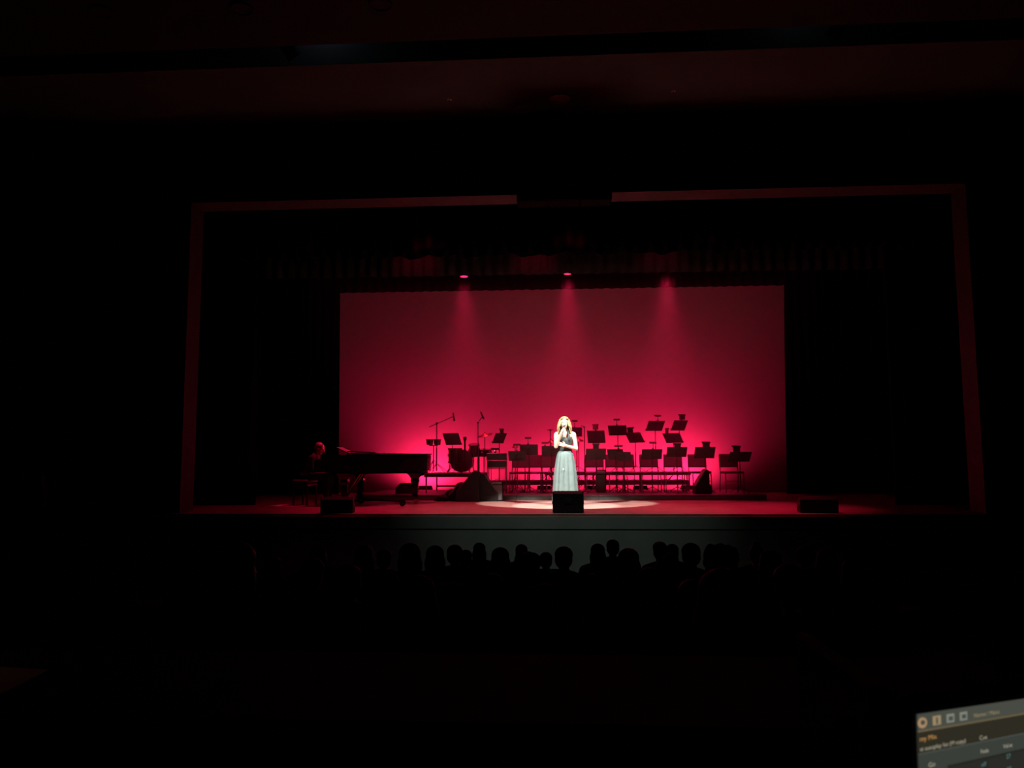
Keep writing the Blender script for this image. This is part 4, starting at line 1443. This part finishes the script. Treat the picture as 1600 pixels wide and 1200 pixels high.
px = .62 / FPX * 1.0
patch('title_bar', 0, SW / KU, 0, .0115, em('bar', (72, 75, 67)))
patch('title_border', 0, SW / KU, .0115, .0127, em('border', (104, 92, 68)))
patch('info_band', 0, SW / KU, .0127, .0275, em('band', (46, 44, 34)))
patch('header_line', 0, SW / KU, .0275, .0285, em('line', (72, 76, 70)))
patch('column_header', 0, SW / KU, .0285, .040, em('header', (58, 62, 57)))
patch('list_margin', 0, .024, .040, SH, em('header', (58, 62, 57)))
for k in range(3):
    patch('list_cell', (.026, .062, .112)[k], (.058, .108, .2)[k], .042, SH - .01, em('cell', (42, 43, 38)), .001)
tan = em('tan', (165, 135, 100)); tan2 = em('tan2', (150, 132, 100)); grey = em('icon', (125, 130, 120)); orange = em('orange', (190, 140, 75)); cream = em('cream', (165, 160, 140)); teal = em('teal', (85, 120, 118)); green = em('green', (125, 140, 95)); bargrey = em('bar', (72, 75, 67))
MB().lathe([(.0038, 0), (.0038, .0004)], SP(.0035 * KU, .0063, .0009), Ms @ Matrix.Diagonal((KU, 1, 1)), 16).build('round_icon', tan, scr)
MB().lathe([(.0018, 0), (.0018, .0004)], SP(.0035 * KU, .0060, .0013), Ms @ Matrix.Diagonal((KU, 1, 1)), 12).build('round_icon_mark', bargrey, scr)
patch('square_icon', .0125, .0195, .0028, .0095, tan2, .0010)
patch('square_icon_mark', .0152, .0164, .0040, .0086, bargrey, .0014)
for u in (.0248, .0370):
    patch('outlined_icon', u, u + .0068, .0030, .0093, grey, .0010)
    patch('outlined_icon_centre', u + .0016, u + .0052, .0048, .0078, bargrey, .0014)


def text(s, u, v, h, m, parent=scr):
    cu = bpy.data.curves.new('screen_text', 'FONT')
    cu.body = s
    cu.size = h * 1.35
    tmp = bpy.data.objects.new('screen_text', cu)
    COL.objects.link(tmp)
    dg = bpy.context.evaluated_depsgraph_get()
    me = bpy.data.meshes.new_from_object(tmp.evaluated_get(dg))
    bpy.data.objects.remove(tmp)
    me.materials.clear()
    me.materials.append(m)
    o_ = bpy.data.objects.new('screen_text', me)
    COL.objects.link(o_)
    o_.matrix_local = Matrix.Translation(SP(u * KU, v, .0016)) @ Ms.to_4x4() @ Matrix.Diagonal((KU, 1, 1, 1))
    o_.parent = parent
    return o_


text('Names / Mains', .0495, .0083, .0032, tan2)
text('my Mix', .0002, .0190, .0036, orange)
text('st autoplay list (M copy)', .0002, .0258, .0031, cream)
text('Cue', .0540, .0262, .0034, cream)
text('Fade', .0545, .0365, .0032, cream)
text('Value', .0775, .0362, .0032, cream)
text('Go', .0068, .0382, .0034, cream)
text('Up', .0068, .0475, .0034, cream)
text('8', .0300, .0510, .0040, green)
text('off', .0545, .0465, .0034, teal)
text('27', .0800, .0448, .0036, teal)
text('27', .0800, .0548, .0036, teal)
# keyboard deck
deck_c = hinge - LO
MB().box((deck_c + nrm * .12 + V((0, 0, -deck_c.z + .009))), (SW + .018, .22, .016), M=Matrix((eu, -nrm, V((0, 0, 1)))).transposed(), bev=.004).build('keyboard_deck', M_alu, lap)
MB().tube(deck_c - eu * SW * .4 + V((0, 0, -deck_c.z + .016)), deck_c + eu * SW * .4 + V((0, 0, -deck_c.z + .016)), .008, n=10).build('hinge_bar', M_black, lap)
MB().box(deck_c * .5 + V((0, .004, .004)), (SW * .8, .010, deck_c.z), M=Matrix((eu, -nrm, V((0, 0, 1)))).transposed()).build('hinge_spine', M_black, lap)
# slim upright board left of the laptop
a, bq = W(1353, 1068, .66), W(1389, 1200, .66)
t = thing('upright_binder', 'slim dark brown binder standing upright beside the laptop', 'binder', ((a.x + bq.x) / 2, .66, ZC))
MB().box((0, .09, (a.z - ZC) / 2), (bq.x - a.x, .20, a.z - ZC), bev=.003).build('cover', mat('brown_card', (.20, .12, .09), .8), t)
MB().box((0, -.012, (a.z - ZC) * .7), ((bq.x - a.x) * .6, .004, .04)).build('spine_label', mat('brown_label', (.24, .15, .11), .8), t)

# ---------------------------------------------------------------- haze over the upstage half
hz = MB().box((0, 18.3, ZS + 2.75), (12.6, 4.3, 5.4)).build('stage_haze', None or M_black)
hm = bpy.data.materials.new('thin_haze')
hm.use_nodes = True
nt = hm.node_tree
nt.nodes.remove(nt.nodes['Principled BSDF'])
vsn = nt.nodes.new('ShaderNodeVolumeScatter')
vsn.inputs['Density'].default_value = HAZE
vsn.inputs['Anisotropy'].default_value = .25
nt.links.new(vsn.outputs[0], nt.nodes['Material Output'].inputs['Volume'])
hz.data.materials.clear()
hz.data.materials.append(hm)
tag(hz, 'thin theatrical haze hanging over the back of the stage', 'haze', kind='stuff')
